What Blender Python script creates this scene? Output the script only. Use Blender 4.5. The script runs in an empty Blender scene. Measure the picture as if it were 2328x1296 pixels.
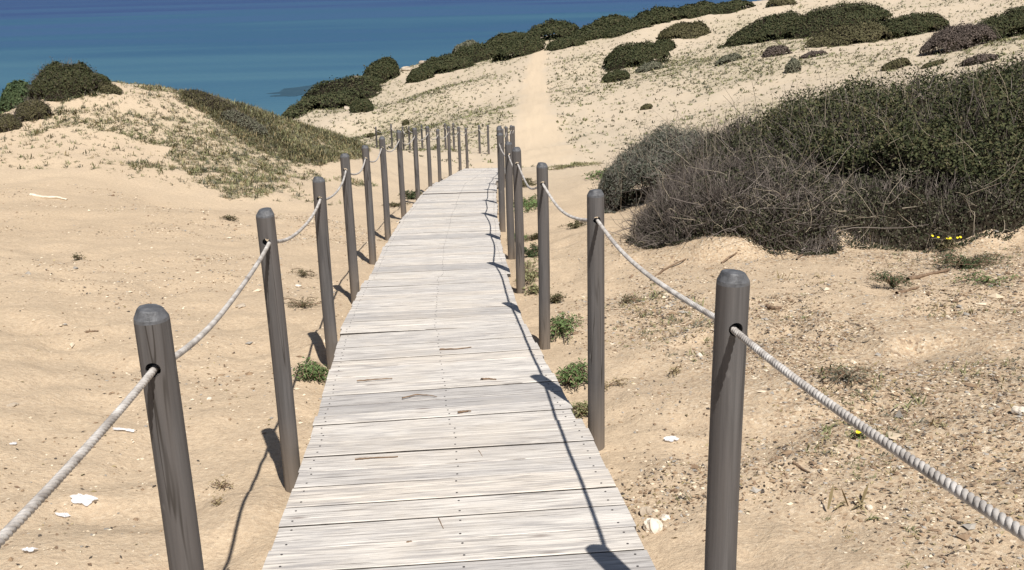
import bpy, bmesh, math, random
import numpy as np
from mathutils import Matrix, Vector
PI = math.pi
rad = math.radians
random.seed(7)
RNG = np.random.default_rng(7)

# ------------------------------------------------------------------ camera, sky, sun, exposure
scene = bpy.context.scene
COL = scene.collection
CAM = np.array([0.0, 0.0, 13.0])            # 13 m above the sea
F, CX, CY = 2300.0, 1164.0, 648.0
PITCH, ROLL = math.atan(0.3046), math.atan2(211, 7550)
fw = np.array([0, math.cos(PITCH), -math.sin(PITCH)])
up0 = np.array([0, math.sin(PITCH), math.cos(PITCH)])
rt0 = np.array([1.0, 0, 0])
RT = rt0 * math.cos(ROLL) - up0 * math.sin(ROLL)
UP = up0 * math.cos(ROLL) + rt0 * math.sin(ROLL)
cd = bpy.data.cameras.new("camera")
cam = bpy.data.objects.new("camera", cd)
COL.objects.link(cam)
cd.sensor_width = 36.0
cd.lens = F / 2328.0 * 36.0
cd.clip_start = 0.05
cd.clip_end = 60000.0
m = Matrix.Identity(4)
for i in range(3):
    m[i][0] = RT[i]; m[i][1] = UP[i]; m[i][2] = -fw[i]; m[i][3] = CAM[i]
cam.matrix_world = m
scene.camera = cam

SUN_EL, SUN_AZ = rad(56.5), rad(20.0)        # behind the camera, a little to the right
sdir = Vector((math.sin(SUN_AZ) * math.cos(SUN_EL), -math.cos(SUN_AZ) * math.cos(SUN_EL), math.sin(SUN_EL)))
w = bpy.data.worlds.new("World")
scene.world = w
w.use_nodes = True
nt = w.node_tree
bg = nt.nodes["Background"]
sky = nt.nodes.new("ShaderNodeTexSky")
sky.sky_type = 'NISHITA'
sky.sun_disc = False
sky.sun_elevation = SUN_EL
sky.sun_rotation = PI - SUN_AZ
nt.links.new(sky.outputs[0], bg.inputs[0])
bg.inputs[1].default_value = 0.05
sl = bpy.data.lights.new("sun", 'SUN')
sl.energy = 5.0
sl.angle = rad(0.5)
sl.color = (1.0, 0.965, 0.91)
sun = bpy.data.objects.new("sun", sl)
sun.rotation_euler = sdir.to_track_quat('Z', 'Y').to_euler()
COL.objects.link(sun)
vs = scene.view_settings
vs.view_transform = 'Standard'
vs.look = 'None'
vs.exposure = 0.3
vs.gamma = 1.0

# ------------------------------------------------------------------ helpers
def tag(o, label=None, cat=None, group=None, kind=None):
    if label: o["label"] = label
    if cat: o["category"] = cat
    if group: o["group"] = group
    if kind: o["kind"] = kind
    return o

def empty(name, loc=(0, 0, 0), rz=0.0):
    o = bpy.data.objects.new(name, None)
    o.location = loc
    o.rotation_euler = (0, 0, rz)
    o.empty_display_size = 0.1
    COL.objects.link(o)
    return o

def link(name, me, parent=None, loc=None):
    o = bpy.data.objects.new(name, me)
    COL.objects.link(o)
    if parent is not None: o.parent = parent
    if loc is not None: o.location = loc
    return o

def npmesh(name, V, Fq, mats, mi=None, smooth=False, attrs=None):
    """V (n,3); Fq (m,k) all faces with k corners"""
    V = np.ascontiguousarray(V, dtype=np.float32)
    Fq = np.ascontiguousarray(Fq, dtype=np.int32)
    me = bpy.data.meshes.new(name)
    nf, k = Fq.shape
    me.vertices.add(len(V)); me.vertices.foreach_set("co", V.ravel())
    me.loops.add(nf * k); me.loops.foreach_set("vertex_index", Fq.ravel())
    me.polygons.add(nf)
    me.polygons.foreach_set("loop_start", np.arange(0, nf * k, k, dtype=np.int32))
    me.polygons.foreach_set("loop_total", np.full(nf, k, dtype=np.int32))
    for mt in (mats if isinstance(mats, (list, tuple)) else [mats]): me.materials.append(mt)
    if mi is not None: me.polygons.foreach_set("material_index", np.ascontiguousarray(mi, dtype=np.int32))
    me.polygons.foreach_set("use_smooth", np.full(nf, bool(smooth)))
    if attrs:
        for an, av in attrs.items():
            a = me.attributes.new(an, 'FLOAT', 'POINT')
            a.data.foreach_set("value", np.ascontiguousarray(av, dtype=np.float32))
    me.update(calc_edges=True)
    me.validate()
    return me

def norm(a):
    return a / np.maximum(np.linalg.norm(a, axis=-1, keepdims=True), 1e-9)

def _hash(ix, iy, s):
    n = (ix * 374761393 + iy * 668265263 + s * 1442695041) & 0xffffffff
    n = ((n ^ (n >> 13)) * 1274126177) & 0xffffffff
    return ((n ^ (n >> 16)) & 0xffff) / 65535.0

def vnoise(x, y, s=0):
    x = np.asarray(x, float); y = np.asarray(y, float)
    ix = np.floor(x).astype(np.int64); iy = np.floor(y).astype(np.int64)
    fx = x - ix; fy = y - iy
    fx = fx * fx * (3 - 2 * fx); fy = fy * fy * (3 - 2 * fy)
    a = _hash(ix, iy, s); b = _hash(ix + 1, iy, s); c = _hash(ix, iy + 1, s); d = _hash(ix + 1, iy + 1, s)
    return (a + (b - a) * fx) * (1 - fy) + (c + (d - c) * fx) * fy

def fbm(x, y, s=0, o=4):
    t = 0; amp = 0.5; tot = 0
    for i in range(o):
        t = t + amp * vnoise(x * 2 ** i + 17.3 * i, y * 2 ** i - 9.1 * i, s + i); tot += amp; amp *= 0.5
    return t / tot

def tubes(P, R, sides=3, closed_end=True):
    """P (n,k,3) centre lines, R (n,k) radii -> V, F(quads)"""
    n, k, _ = P.shape
    T = np.gradient(P, axis=1); T = norm(T)
    ref = np.where(np.abs(T[..., 2:3]) > 0.9, np.array([1.0, 0, 0]), np.array([0, 0, 1.0]))
    A = norm(np.cross(T, ref)); B = np.cross(T, A)
    ang = np.arange(sides) / sides * 2 * PI
    V = P[:, :, None, :] + R[:, :, None, None] * (A[:, :, None, :] * np.cos(ang)[None, None, :, None] + B[:, :, None, :] * np.sin(ang)[None, None, :, None])
    idx = np.arange(n * k * sides).reshape(n, k, sides)
    a = idx[:, :-1, :]; b = idx[:, 1:, :]
    a2 = np.roll(a, -1, axis=2); b2 = np.roll(b, -1, axis=2)
    Fq = np.stack([a, a2, b2, b], -1).reshape(-1, 4)
    return V.reshape(-1, 3), Fq

def join(parts):
    Vs, Fs, off = [], [], 0
    for V, Fq in parts:
        Vs.append(V); Fs.append(Fq + off); off += len(V)
    return np.concatenate(Vs), np.concatenate(Fs)

def leaves(C, Nn, L, W, rng, fold=0.0):
    """leaf quads (diamonds) centred at C with normals Nn, length L, width W arrays"""
    n = len(C)
    r = norm(rng.normal(size=(n, 3)))
    A = norm(np.cross(Nn, r)); B = np.cross(Nn, A)
    L = L[:, None]; W = W[:, None]
    v0 = C - A * L / 2; v2 = C + A * L / 2
    v1 = C + B * W / 2 + Nn * fold * W; v3 = C - B * W / 2 + Nn * fold * W
    V = np.stack([v0, v1, v2, v3], 1).reshape(-1, 3)
    Fq = np.arange(n * 4).reshape(n, 4)
    return V, Fq

# ------------------------------------------------------------------ materials
def newmat(name):
    mt = bpy.data.materials.new(name); mt.use_nodes = True
    t = mt.node_tree
    return mt, t, t.nodes["Principled BSDF"]

def nd(t, typ, **kw):
    n = t.nodes.new(typ)
    for k_, v_ in kw.items(): setattr(n, k_, v_)
    return n

def ramp(t, stops, fac=None, interp='LINEAR'):
    r = t.nodes.new("ShaderNodeValToRGB"); r.color_ramp.interpolation = interp
    el = r.color_ramp.elements
    while len(el) < len(stops): el.new(0.5)
    for e, (p, c) in zip(el, stops):
        e.position = p; e.color = (c[0], c[1], c[2], 1) if len(c) == 3 else c
    if fac is not None: t.links.new(fac, r.inputs[0])
    return r

def noise(t, scale, detail=4, rough=0.55, vec=None, dist=0.0):
    n = t.nodes.new("ShaderNodeTexNoise")
    n.inputs["Scale"].default_value = scale; n.inputs["Detail"].default_value = detail
    n.inputs["Roughness"].default_value = rough; n.inputs["Distortion"].default_value = dist
    if vec is not None: t.links.new(vec, n.inputs["Vector"])
    return n

def mixc(t, fac, a, b, blend='MIX'):
    n = t.nodes.new("ShaderNodeMix"); n.data_type = 'RGBA'; n.blend_type = blend
    for sock, val in ((n.inputs[0], fac), (n.inputs[6], a), (n.inputs[7], b)):
        if isinstance(val, (int, float)): sock.default_value = val
        elif isinstance(val, tuple): sock.default_value = (val[0], val[1], val[2], 1)
        else: t.links.new(val, sock)
    return n.outputs[2]

def math_(t, op, a, b=None, c=None):
    n = t.nodes.new("ShaderNodeMath"); n.operation = op
    for s, v in zip(n.inputs, (a, b, c)):
        if v is None: continue
        if isinstance(v, (int, float)): s.default_value = v
        else: t.links.new(v, s)
    return n.outputs[0]

def mapping(t, scale, vec=None, coord='Object'):
    mp = t.nodes.new("ShaderNodeMapping"); mp.inputs["Scale"].default_value = scale
    if vec is None:
        tc = t.nodes.new("ShaderNodeTexCoord"); vec = tc.outputs[coord]
    t.links.new(vec, mp.inputs["Vector"])
    return mp.outputs[0]

def bump(t, bsdf, h, strength, dist=0.01, prev=None):
    b = t.nodes.new("ShaderNodeBump"); b.inputs["Strength"].default_value = strength
    b.inputs["Distance"].default_value = dist
    t.links.new(h, b.inputs["Height"])
    if prev is not None: t.links.new(prev, b.inputs["Normal"])
    if bsdf is not None: t.links.new(b.outputs[0], bsdf.inputs["Normal"])
    return b.outputs[0]

# sand
def mat_sand():
    mt, t, b = newmat("sand")
    tc = nd(t, "ShaderNodeTexCoord").outputs["Object"]
    big = noise(t, 0.35, 4, 0.6, tc); mid = noise(t, 2.3, 5, 0.6, tc); fine = noise(t, 38, 4, 0.7, tc); grain = noise(t, 300, 2, 0.6, tc)
    c1 = ramp(t, [(0.3, (0.43, 0.332, 0.242)), (0.5, (0.48, 0.375, 0.275)), (0.72, (0.53, 0.42, 0.31))], big.outputs[0]).outputs[0]
    c2 = mixc(t, ramp(t, [(0.35, (0, 0, 0)), (0.7, (1, 1, 1))], mid.outputs[0]).outputs[0], c1, (0.38, 0.30, 0.235))
    c2 = mixc(t, 0.65, c1, c2)
    c3 = mixc(t, 0.45, c2, ramp(t, [(0.35, (0.36, 0.25, 0.14)), (0.65, (0.68, 0.52, 0.33))], fine.outputs[0]).outputs[0])
    c3 = mixc(t, 0.18, c3, ramp(t, [(0.35, (0.2, 0.14, 0.08)), (0.65, (0.9, 0.75, 0.55))], grain.outputs[0]).outputs[0])
    # pale far sand
    at = nd(t, "ShaderNodeAttribute", attribute_name="pale").outputs["Fac"]
    c3 = mixc(t, at, c3, mixc(t, mid.outputs[0], (0.50, 0.405, 0.285), (0.50, 0.425, 0.335)))
    c3 = mixc(t, nd(t, "ShaderNodeAttribute", attribute_name="track").outputs["Fac"], c3, (0.57, 0.45, 0.315))
    # grit: brown and grey debris mixed in the sand
    gr = nd(t, "ShaderNodeAttribute", attribute_name="grit").outputs["Fac"]
    v = nd(t, "ShaderNodeTexVoronoi"); v.inputs["Scale"].default_value = 70; t.links.new(tc, v.inputs["Vector"])
    gcol = ramp(t, [(0.0, (0.19, 0.13, 0.09)), (0.35, (0.42, 0.30, 0.19)), (0.6, (0.50, 0.38, 0.25)), (0.85, (0.40, 0.33, 0.24)), (1.0, (0.66, 0.56, 0.43))], math_(t, 'FRACT', math_(t, 'MULTIPLY', nd(t, "ShaderNodeSeparateColor").outputs[0], 1.0))).outputs[0]
    sep = [n for n in t.nodes if n.bl_idname == "ShaderNodeSeparateColor"][-1]; t.links.new(v.outputs["Color"], sep.inputs[0])
    gm = ramp(t, [(0.42, (0, 0, 0)), (0.6, (1, 1, 1))], noise(t, 9, 5, 0.7, tc).outputs[0]).outputs[0]
    c4 = mixc(t, math_(t, 'MULTIPLY', gr, math_(t, 'ADD', math_(t, 'MULTIPLY', gm, 0.5), 0.45)), c3, gcol)
    # thin ground cover
    cv = nd(t, "ShaderNodeAttribute", attribute_name="cover").outputs["Fac"]
    n5 = noise(t, 3.6, 7, 0.85, tc)
    cm = ramp(t, [(0.38, (0, 0, 0)), (0.62, (0.9, 0.9, 0.9))], n5.outputs[0]).outputs[0]
    ccol = mixc(t, noise(t, 1.1, 3, 0.5, tc).outputs[0], (0.31, 0.29, 0.175), (0.36, 0.30, 0.215))
    c5 = mixc(t, math_(t, 'MULTIPLY', cv, cm), c4, ccol)
    t.links.new(c5, b.inputs["Base Color"])
    b.inputs["Roughness"].default_value = 0.95
    b.inputs["Specular IOR Level"].default_value = 0.15
    n1 = bump(t, None, noise(t, 9, 6, 0.7, tc).outputs[0], 0.4, 0.05)
    n2 = bump(t, None, noise(t, 55, 5, 0.7, tc).outputs[0], 0.5, 0.012, n1)
    bump(t, b, v.outputs["Distance"], 0.15, 0.01, n2)
    return mt

def mat_wood_deck():
    mt, t, b = newmat("bleached_planks")
    tc = nd(t, "ShaderNodeTexCoord").outputs["Object"]
    geo = nd(t, "ShaderNodeNewGeometry").outputs["Random Per Island"]
    off = nd(t, "ShaderNodeCombineXYZ"); t.links.new(math_(t, 'MULTIPLY', geo, 40), off.inputs[0]); t.links.new(math_(t, 'MULTIPLY', geo, 17), off.inputs[1])
    va = nd(t, "ShaderNodeVectorMath", operation='ADD'); t.links.new(tc, va.inputs[0]); t.links.new(off.outputs[0], va.inputs[1])
    g1 = noise(t, 1.0, 6, 0.65, mapping(t, (3.6, 85, 10), va.outputs[0]), 0.9)
    g2 = noise(t, 1.0, 5, 0.6, mapping(t, (3.2, 30, 5), va.outputs[0]), 1.0)
    g3 = noise(t, 1.0, 4, 0.5, mapping(t, (4, 260, 20), va.outputs[0]))
    base = ramp(t, [(0.24, (0.22, 0.20, 0.185)), (0.40, (0.45, 0.42, 0.39)), (0.53, (0.66, 0.62, 0.575)), (0.75, (0.80, 0.76, 0.705))], g1.outputs[0]).outputs[0]
    isl = ramp(t, [(0.0, (0.68, 0.68, 0.69)), (0.3, (1.0, 0.985, 0.96)), (0.55, (0.86, 0.85, 0.84)), (0.8, (1.06, 1.03, 0.98)), (1.0, (0.92, 0.87, 0.81))], geo).outputs[0]
    c = mixc(t, 1.0, base, isl, 'MULTIPLY')
    st = ramp(t, [(0.50, (0, 0, 0)), (0.68, (1, 1, 1))], g2.outputs[0]).outputs[0]
    c = mixc(t, math_(t, 'MULTIPLY', st, 0.75), c, (0.31, 0.29, 0.28))
    ln = ramp(t, [(0.28, (1, 1, 1)), (0.40, (0, 0, 0))], g3.outputs[0]).outputs[0]
    c = mixc(t, math_(t, 'MULTIPLY', ln, 0.7), c, (0.22, 0.19, 0.17))
    pt = ramp(t, [(0.50, (0, 0, 0)), (0.66, (1, 1, 1))], noise(t, 1.0, 4, 0.6, mapping(t, (2.2, 7, 3), va.outputs[0]), 0.8).outputs[0]).outputs[0]
    c = mixc(t, math_(t, 'MULTIPLY', pt, 0.42), c, (0.37, 0.35, 0.34))
    # knots
    v = nd(t, "ShaderNodeTexVoronoi"); v.inputs["Scale"].default_value = 1.0
    t.links.new(mapping(t, (2.6, 8.0, 1), va.outputs[0]), v.inputs["Vector"])
    kn = ramp(t, [(0.03, (1, 1, 1)), (0.13, (0, 0, 0))], v.outputs["Distance"]).outputs[0]
    c = mixc(t, math_(t, 'MULTIPLY', kn, 0.8), c, (0.20, 0.16, 0.14))
    # worn cracks
    cr = noise(t, 1.0, 3, 0.5, mapping(t, (3.2, 110, 8), va.outputs[0]), 0.2)
    crm = ramp(t, [(0.635, (0, 0, 0)), (0.66, (1, 1, 1))], cr.outputs[0]).outputs[0]
    c = mixc(t, math_(t, 'MULTIPLY', crm, 0.8), c, (0.12, 0.10, 0.09))
    # sand dusting
    sd = ramp(t, [(0.47, (0, 0, 0)), (0.66, (1, 1, 1))], noise(t, 1.7, 5, 0.7, nd(t, "ShaderNodeNewGeometry").outputs["Position"]).outputs[0]).outputs[0]
    c = mixc(t, math_(t, 'MULTIPLY', sd, 0.28), c, (0.62, 0.53, 0.42))
    t.links.new(c, b.inputs["Base Color"])
    b.inputs["Roughness"].default_value = 0.8
    b.inputs["Specular IOR Level"].default_value = 0.25
    n1 = bump(t, None, g1.outputs[0], 0.5, 0.004)
    bump(t, b, g3.outputs[0], 0.5, 0.002, n1)
    return mt

def mat_post(name, dark, light, tint):
    mt, t, b = newmat(name)
    oi = nd(t, "ShaderNodeObjectInfo").outputs["Random"]
    tc = nd(t, "ShaderNodeTexCoord").outputs["Object"]
    off = nd(t, "ShaderNodeCombineXYZ"); t.links.new(math_(t, 'MULTIPLY', oi, 31), off.inputs[2])
    va = nd(t, "ShaderNodeVectorMath", operation='ADD'); t.links.new(tc, va.inputs[0]); t.links.new(off.outputs[0], va.inputs[1])
    g = noise(t, 1.0, 6, 0.65, mapping(t, (70, 70, 2.2), va.outputs[0]), 0.4)
    g2 = noise(t, 1.0, 4, 0.5, mapping(t, (13, 13, 1.6), va.outputs[0]))
    c = ramp(t, [(0.3, dark), (0.7, light)], g.outputs[0]).outputs[0]
    c = mixc(t, ramp(t, [(0.4, (0, 0, 0)), (0.7, (1, 1, 1))], g2.outputs[0]).outputs[0], c, tint)
    cr = noise(t, 1.0, 2, 0.5, mapping(t, (26, 26, 1.1), va.outputs[0]))
    rid = math_(t, 'ABSOLUTE', math_(t, 'SUBTRACT', cr.outputs[0], 0.5))
    line = ramp(t, [(0.006, (1, 1, 1)), (0.020, (0, 0, 0))], rid).outputs[0]
    cm_ = ramp(t, [(0.50, (0, 0, 0)), (0.60, (1, 1, 1))], noise(t, 1.0, 2, 0.5, mapping(t, (9, 9, 1.3), va.outputs[0])).outputs[0]).outputs[0]
    crm = math_(t, 'MULTIPLY', line, cm_)
    vv_ = nd(t, "ShaderNodeTexVoronoi"); vv_.inputs["Scale"].default_value = 1.0
    t.links.new(mapping(t, (14, 14, 7), va.outputs[0]), vv_.inputs["Vector"])
    spot = ramp(t, [(0.04, (1, 1, 1)), (0.10, (0, 0, 0))], vv_.outputs["Distance"]).outputs[0]
    c = mixc(t, math_(t, 'MULTIPLY', spot, 0.5), c, (0.20, 0.19, 0.18))
    low = nd(t, "ShaderNodeSeparateXYZ"); t.links.new(tc, low.inputs[0])
    dust = nd(t, "ShaderNodeMapRange"); t.links.new(low.outputs[2], dust.inputs[0]); dust.inputs[1].default_value = 0.30; dust.inputs[2].default_value = 0.0
    c = mixc(t, math_(t, 'MULTIPLY', dust.outputs[0], 0.45), c, (0.26, 0.205, 0.15))
    c = mixc(t, math_(t, 'MULTIPLY', crm, 0.8), c, (0.03, 0.025, 0.02))
    t.links.new(c, b.inputs["Base Color"])
    b.inputs["Roughness"].default_value = 0.8
    b.inputs["Specular IOR Level"].default_value = 0.2
    n1 = bump(t, None, g.outputs[0], 0.5, 0.003)
    bump(t, b, crm, -0.7, 0.004, n1)
    return mt

def mat_simple(name, cols, scale=8, rough=0.8, spec=0.2, island=False, bmp=0.0, trans=0.0):
    mt, t, b = newmat(name)
    tc = nd(t, "ShaderNodeTexCoord").outputs["Object"]
    n = noise(t, scale, 4, 0.6, tc)
    k = len(cols) - 1
    if island:
        g = nd(t, "ShaderNodeNewGeometry").outputs["Random Per Island"]
        fac = math_(t, 'ADD', math_(t, 'MULTIPLY', g, 0.6), math_(t, 'MULTIPLY', n.outputs[0], 0.4))
        lo, hi = 0.1, 0.9
    else:
        fac = n.outputs[0]; lo, hi = 0.3, 0.7
    c = ramp(t, [(lo + (hi - lo) * i / max(k, 1), col) for i, col in enumerate(cols)], fac).outputs[0]
    t.links.new(c, b.inputs["Base Color"])
    b.inputs["Roughness"].default_value = rough
    b.inputs["Specular IOR Level"].default_value = spec
    if bmp: bump(t, b, n.outputs[0], bmp, 0.01)
    return mt

def mat_sea():
    mt, t, b = newmat("sea_water")
    geo = nd(t, "ShaderNodeNewGeometry").outputs["Position"]
    sp = nd(t, "ShaderNodeSeparateXYZ"); t.links.new(geo, sp.inputs[0])
    lg = math_(t, 'LOGARITHM', math_(t, 'MAXIMUM', sp.outputs[1], 20.0), 10.0)
    # depth of the water grows away from the shore
    mr = nd(t, "ShaderNodeMapRange"); t.links.new(lg, mr.inputs[0]); mr.inputs[1].default_value = 1.9; mr.inputs[2].default_value = 2.9
    n1 = noise(t, 1.0, 4, 0.55, mapping(t, (0.004, 0.016, 1), geo), 0.8)
    n2 = noise(t, 1.0, 3, 0.55, mapping(t, (0.0014, 0.012, 1), geo), 0.4)
    f = math_(t, 'ADD', mr.outputs[0], math_(t, 'MULTIPLY', math_(t, 'SUBTRACT', n1.outputs[0], 0.5), 1.2))
    f = math_(t, 'ADD', f, math_(t, 'MULTIPLY', math_(t, 'SUBTRACT', n2.outputs[0], 0.5), 0.7))
    c = ramp(t, [(0.0, (0.066, 0.148, 0.195)), (0.3, (0.044, 0.112, 0.172)), (0.55, (0.031, 0.087, 0.156)), (0.8, (0.038, 0.085, 0.172)), (1.0, (0.031, 0.063, 0.152))], f).outputs[0]
    t.links.new(c, b.inputs["Base Color"])
    b.inputs["Roughness"].default_value = 0.45
    b.inputs["IOR"].default_value = 1.33
    b.inputs["Specular IOR Level"].default_value = 0.12
    w1 = noise(t, 1.0, 5, 0.6, mapping(t, (0.25, 0.9, 1), geo))
    bump(t, b, w1.outputs[0], 0.6, 0.5)
    return mt

M = {}
M['sand'] = mat_sand()
M['deck'] = mat_wood_deck()
M['beam'] = mat_simple("weathered_beam", [(0.16, 0.14, 0.12), (0.30, 0.27, 0.24)], 12, 0.9)
M['edge'] = mat_simple("grime_and_gap_shade_edge", [(0.035, 0.030, 0.026), (0.10, 0.088, 0.078)], 30, 0.95, 0.1)  # dark plank sides: grime, deepened in colour to stand in for gap shade
M['nail'] = mat_simple("nail_iron", [(0.05, 0.045, 0.045), (0.09, 0.08, 0.08)], 60, 0.5, 0.5)
M['post'] = mat_post("grey_brown_timber", (0.060, 0.056, 0.055), (0.138, 0.130, 0.127), (0.110, 0.097, 0.090))
M['cap'] = mat_simple("end_grain", [(0.055, 0.056, 0.06), (0.135, 0.137, 0.145)], 45, 0.55, 0.4, bmp=0.4)
M['rope'] = mat_simple("pale_rope", [(0.24, 0.215, 0.195), (0.42, 0.39, 0.36), (0.58, 0.55, 0.52)], 22, 0.85, 0.15, bmp=0.4)
M['sea'] = mat_sea()
LEAF = {
    'far': ([(0.019, 0.024, 0.011), (0.038, 0.045, 0.018), (0.066, 0.070, 0.030), (0.078, 0.060, 0.034)]),
    'green': ([(0.012, 0.016, 0.007), (0.034, 0.041, 0.016), (0.075, 0.080, 0.034), (0.13, 0.10, 0.055)]),
    'fresh': ([(0.022, 0.038, 0.016), (0.050, 0.075, 0.032), (0.095, 0.120, 0.055)]),
    'grey': ([(0.07, 0.075, 0.05), (0.125, 0.125, 0.085), (0.20, 0.185, 0.13)]),
    'mix': ([(0.014, 0.017, 0.009), (0.038, 0.043, 0.020), (0.075, 0.073, 0.042), (0.12, 0.10, 0.08)]),
    'heath': ([(0.05, 0.058, 0.038), (0.085, 0.092, 0.066), (0.14, 0.135, 0.11), (0.17, 0.145, 0.13)]),
    'olive': ([(0.045, 0.043, 0.020), (0.085, 0.078, 0.036), (0.14, 0.12, 0.065)]),
    'purple': ([(0.055, 0.042, 0.036), (0.10, 0.078, 0.066), (0.16, 0.125, 0.105)]),
    'succ': ([(0.05, 0.085, 0.03), (0.10, 0.15, 0.05), (0.19, 0.235, 0.10)]),
    'sage': ([(0.12, 0.125, 0.055), (0.20, 0.20, 0.095), (0.30, 0.28, 0.15)]),
}
for k_, v_ in LEAF.items(): M[k_] = mat_simple("foliage_" + k_, v_, 1.3, 0.75, 0.2, island=True)
M['twig'] = mat_simple("dry_twig", [(0.04, 0.033, 0.029), (0.10, 0.083, 0.072), (0.28, 0.24, 0.21)], 2.0, 0.85, 0.15, island=True)
M['paletwig'] = mat_simple("pale_twig", [(0.22, 0.18, 0.13), (0.36, 0.31, 0.235)], 4.0, 0.85, 0.15, island=True)
M['straw'] = mat_simple("dry_grass", [(0.16, 0.12, 0.06), (0.28, 0.22, 0.12), (0.40, 0.33, 0.19)], 2.0, 0.85, 0.15, island=True)
M['core'] = mat_simple('inner_shade_core', [(0.012, 0.010, 0.007), (0.035, 0.028, 0.019)], 9, 0.95, 0.05, bmp=1.0)  # solid inner mass, shade between the leaves put into its near-black colour
M['stem'] = mat_simple("bark", [(0.05, 0.04, 0.032), (0.11, 0.09, 0.075)], 20, 0.9, 0.1)
M['peb1'] = mat_simple("pebble_pale", [(0.50, 0.40, 0.28), (0.72, 0.62, 0.48)], 30, 0.85, island=True)
M['peb2'] = mat_simple("pebble_brown", [(0.16, 0.105, 0.07), (0.34, 0.24, 0.15)], 30, 0.9, island=True)
M['peb3'] = mat_simple("pebble_grey", [(0.22, 0.20, 0.175), (0.42, 0.38, 0.33)], 30, 0.9, island=True)
M['rock'] = mat_simple("pale_rock", [(0.24, 0.19, 0.14), (0.42, 0.35, 0.27), (0.55, 0.48, 0.39)], 2.5, 0.95, bmp=0.6)
M['darkrock'] = mat_simple("wet_rock", [(0.022, 0.055, 0.085), (0.035, 0.075, 0.105)], 0.6, 0.7)
M['stick'] = mat_simple("stick_wood", [(0.13, 0.085, 0.055), (0.26, 0.18, 0.12)], 30, 0.9)
M['palestick'] = mat_simple("bleached_wood", [(0.55, 0.47, 0.36), (0.75, 0.68, 0.56)], 30, 0.9)
M['flower'] = mat_simple("yellow_petals", [(0.75, 0.60, 0.02), (0.85, 0.72, 0.05)], 5, 0.6)
def mat_plastic():
    mt, t, b = newmat("clear_plastic")
    b.inputs["Base Color"].default_value = (0.80, 0.80, 0.82, 1)
    b.inputs["Roughness"].default_value = 0.18
    b.inputs["Alpha"].default_value = 0.5
    b.inputs["Specular IOR Level"].default_value = 0.7
    return mt
M['plastic'] = mat_plastic()
M['whitestone'] = mat_simple("chalky_stone", [(0.55, 0.46, 0.36), (0.80, 0.74, 0.65)], 14, 0.95, bmp=0.6)

# ------------------------------------------------------------------ terrain
def ray(u, v):
    return RT * (u - CX) / F - UP * (v - CY) / F + fw
def at(u, v, y):
    r = ray(u, v)
    return CAM + r * (y / r[1])

DY = [-3, 0, 1.67, 3.42, 5.19, 7.0, 8.82, 10.42, 12.12, 14.13, 16.09, 18.63, 19.91, 22.15, 24.46, 27.0]
DZ = [-1.02, -1.37, -1.58, -1.79, -2.01, -2.21, -2.43, -2.6, -2.78, -3.03, -3.28, -3.65, -3.85, -4.14, -4.47, -4.83]
def deckz(y): return float(np.interp(y, DY, DZ)) + CAM[2]
DCY = [-2, 0.3, 2.65, 4.0, 6.0, 8.5, 10.1, 11.7, 14, 17, 20, 22, 24.8, 27]
DCX = [0.12, -0.03, -0.185, -0.29, -0.475, -0.62, -0.69, -0.735, -0.765, -0.785, -0.76, -0.655, -0.525, -0.42]
def deckx(y): return float(np.interp(y, DCY, DCX))

ctrl = []
for y in (-3, 0, 2, 4, 6, 8, 10, 12, 14, 16, 18, 20, 22, 24, 26):
    for s in (-0.75, 0.75):
        ctrl.append((deckx(y) + s, y, deckz(y) - (0.19 if s < 0 else 0.14) - CAM[2]))
def C3(x, y, z): ctrl.append((x, y, z))
def CP(u, v, y):
    p = at(u, v, y); ctrl.append((p[0], p[1], p[2] - CAM[2]))
# near ground left and right
C3(-3, 0, -1.35); C3(-3, 4, -1.82); C3(-3.5, 8, -2.22); C3(-6, 3, -1.7); C3(-10, -3, -1.2); C3(-8, 8, -2.2); C3(-4, 12, -2.62)
C3(2, 0, -1.4); C3(2, 3, -1.72); C3(4, 1, -1.42); C3(2.2, 6, -2.02); C3(5, 5, -1.85); C3(9, 2, -1.2); C3(9, -4, -0.8)
C3(1.0, 9, -2.46); C3(2.7, 9.2, -2.42); C3(4.7, 8.8, -2.30); C3(9, 9, -2.0); C3(5, 13, -2.7); C3(9, 15, -2.7); C3(1.0, 14, -3.05)
C3(16, 6, -1.2); C3(20, 14, -1.6); C3(-20, 0, -1.5); C3(-25, 12, -2.6); C3(30, -4, 0.5); C3(-40, -4, -2)
# left dune: foot, crest, back
for u, v, y in ((0, 345, 16.2), (150, 345, 16.2), (300, 370, 16.0), (500, 395, 16.6), (660, 385, 18.0), (790, 362, 20.0),
                (0, 470, 12.0), (350, 470, 13.0)): CP(u, v, y)
crest = ((-350, 400, 18.5), (-150, 330, 18.8), (0, 268, 19.0), (80, 224, 19.3), (170, 196, 19.6), (280, 194, 20.0), (400, 210, 20.6), (500, 228, 21.2), (580, 255, 21.8), (680, 288, 22.4), (760, 315, 22.8), (825, 338, 23.2))
for u, v, y in crest: CP(u, v, y)
CP(150, 270, 17.9); CP(350, 285, 18.3); CP(550, 320, 19.0); CP(700, 335, 20.4)
for (u, v, y) in crest[:9]:
    p = at(u, v, y); C3(p[0] * 1.12, p[1] + 5, p[2] - CAM[2] - 1.9); C3(p[0] * 1.4, p[1] + 14, p[2] - CAM[2] - 5.6)
C3(-10, 31, -7.0); C3(-18, 48, -12.5); C3(-25, 60, -16); C3(-50, 40, -15); C3(-15, 80, -17); C3(-60, 90, -22); C3(-14, 120, -20)
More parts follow.
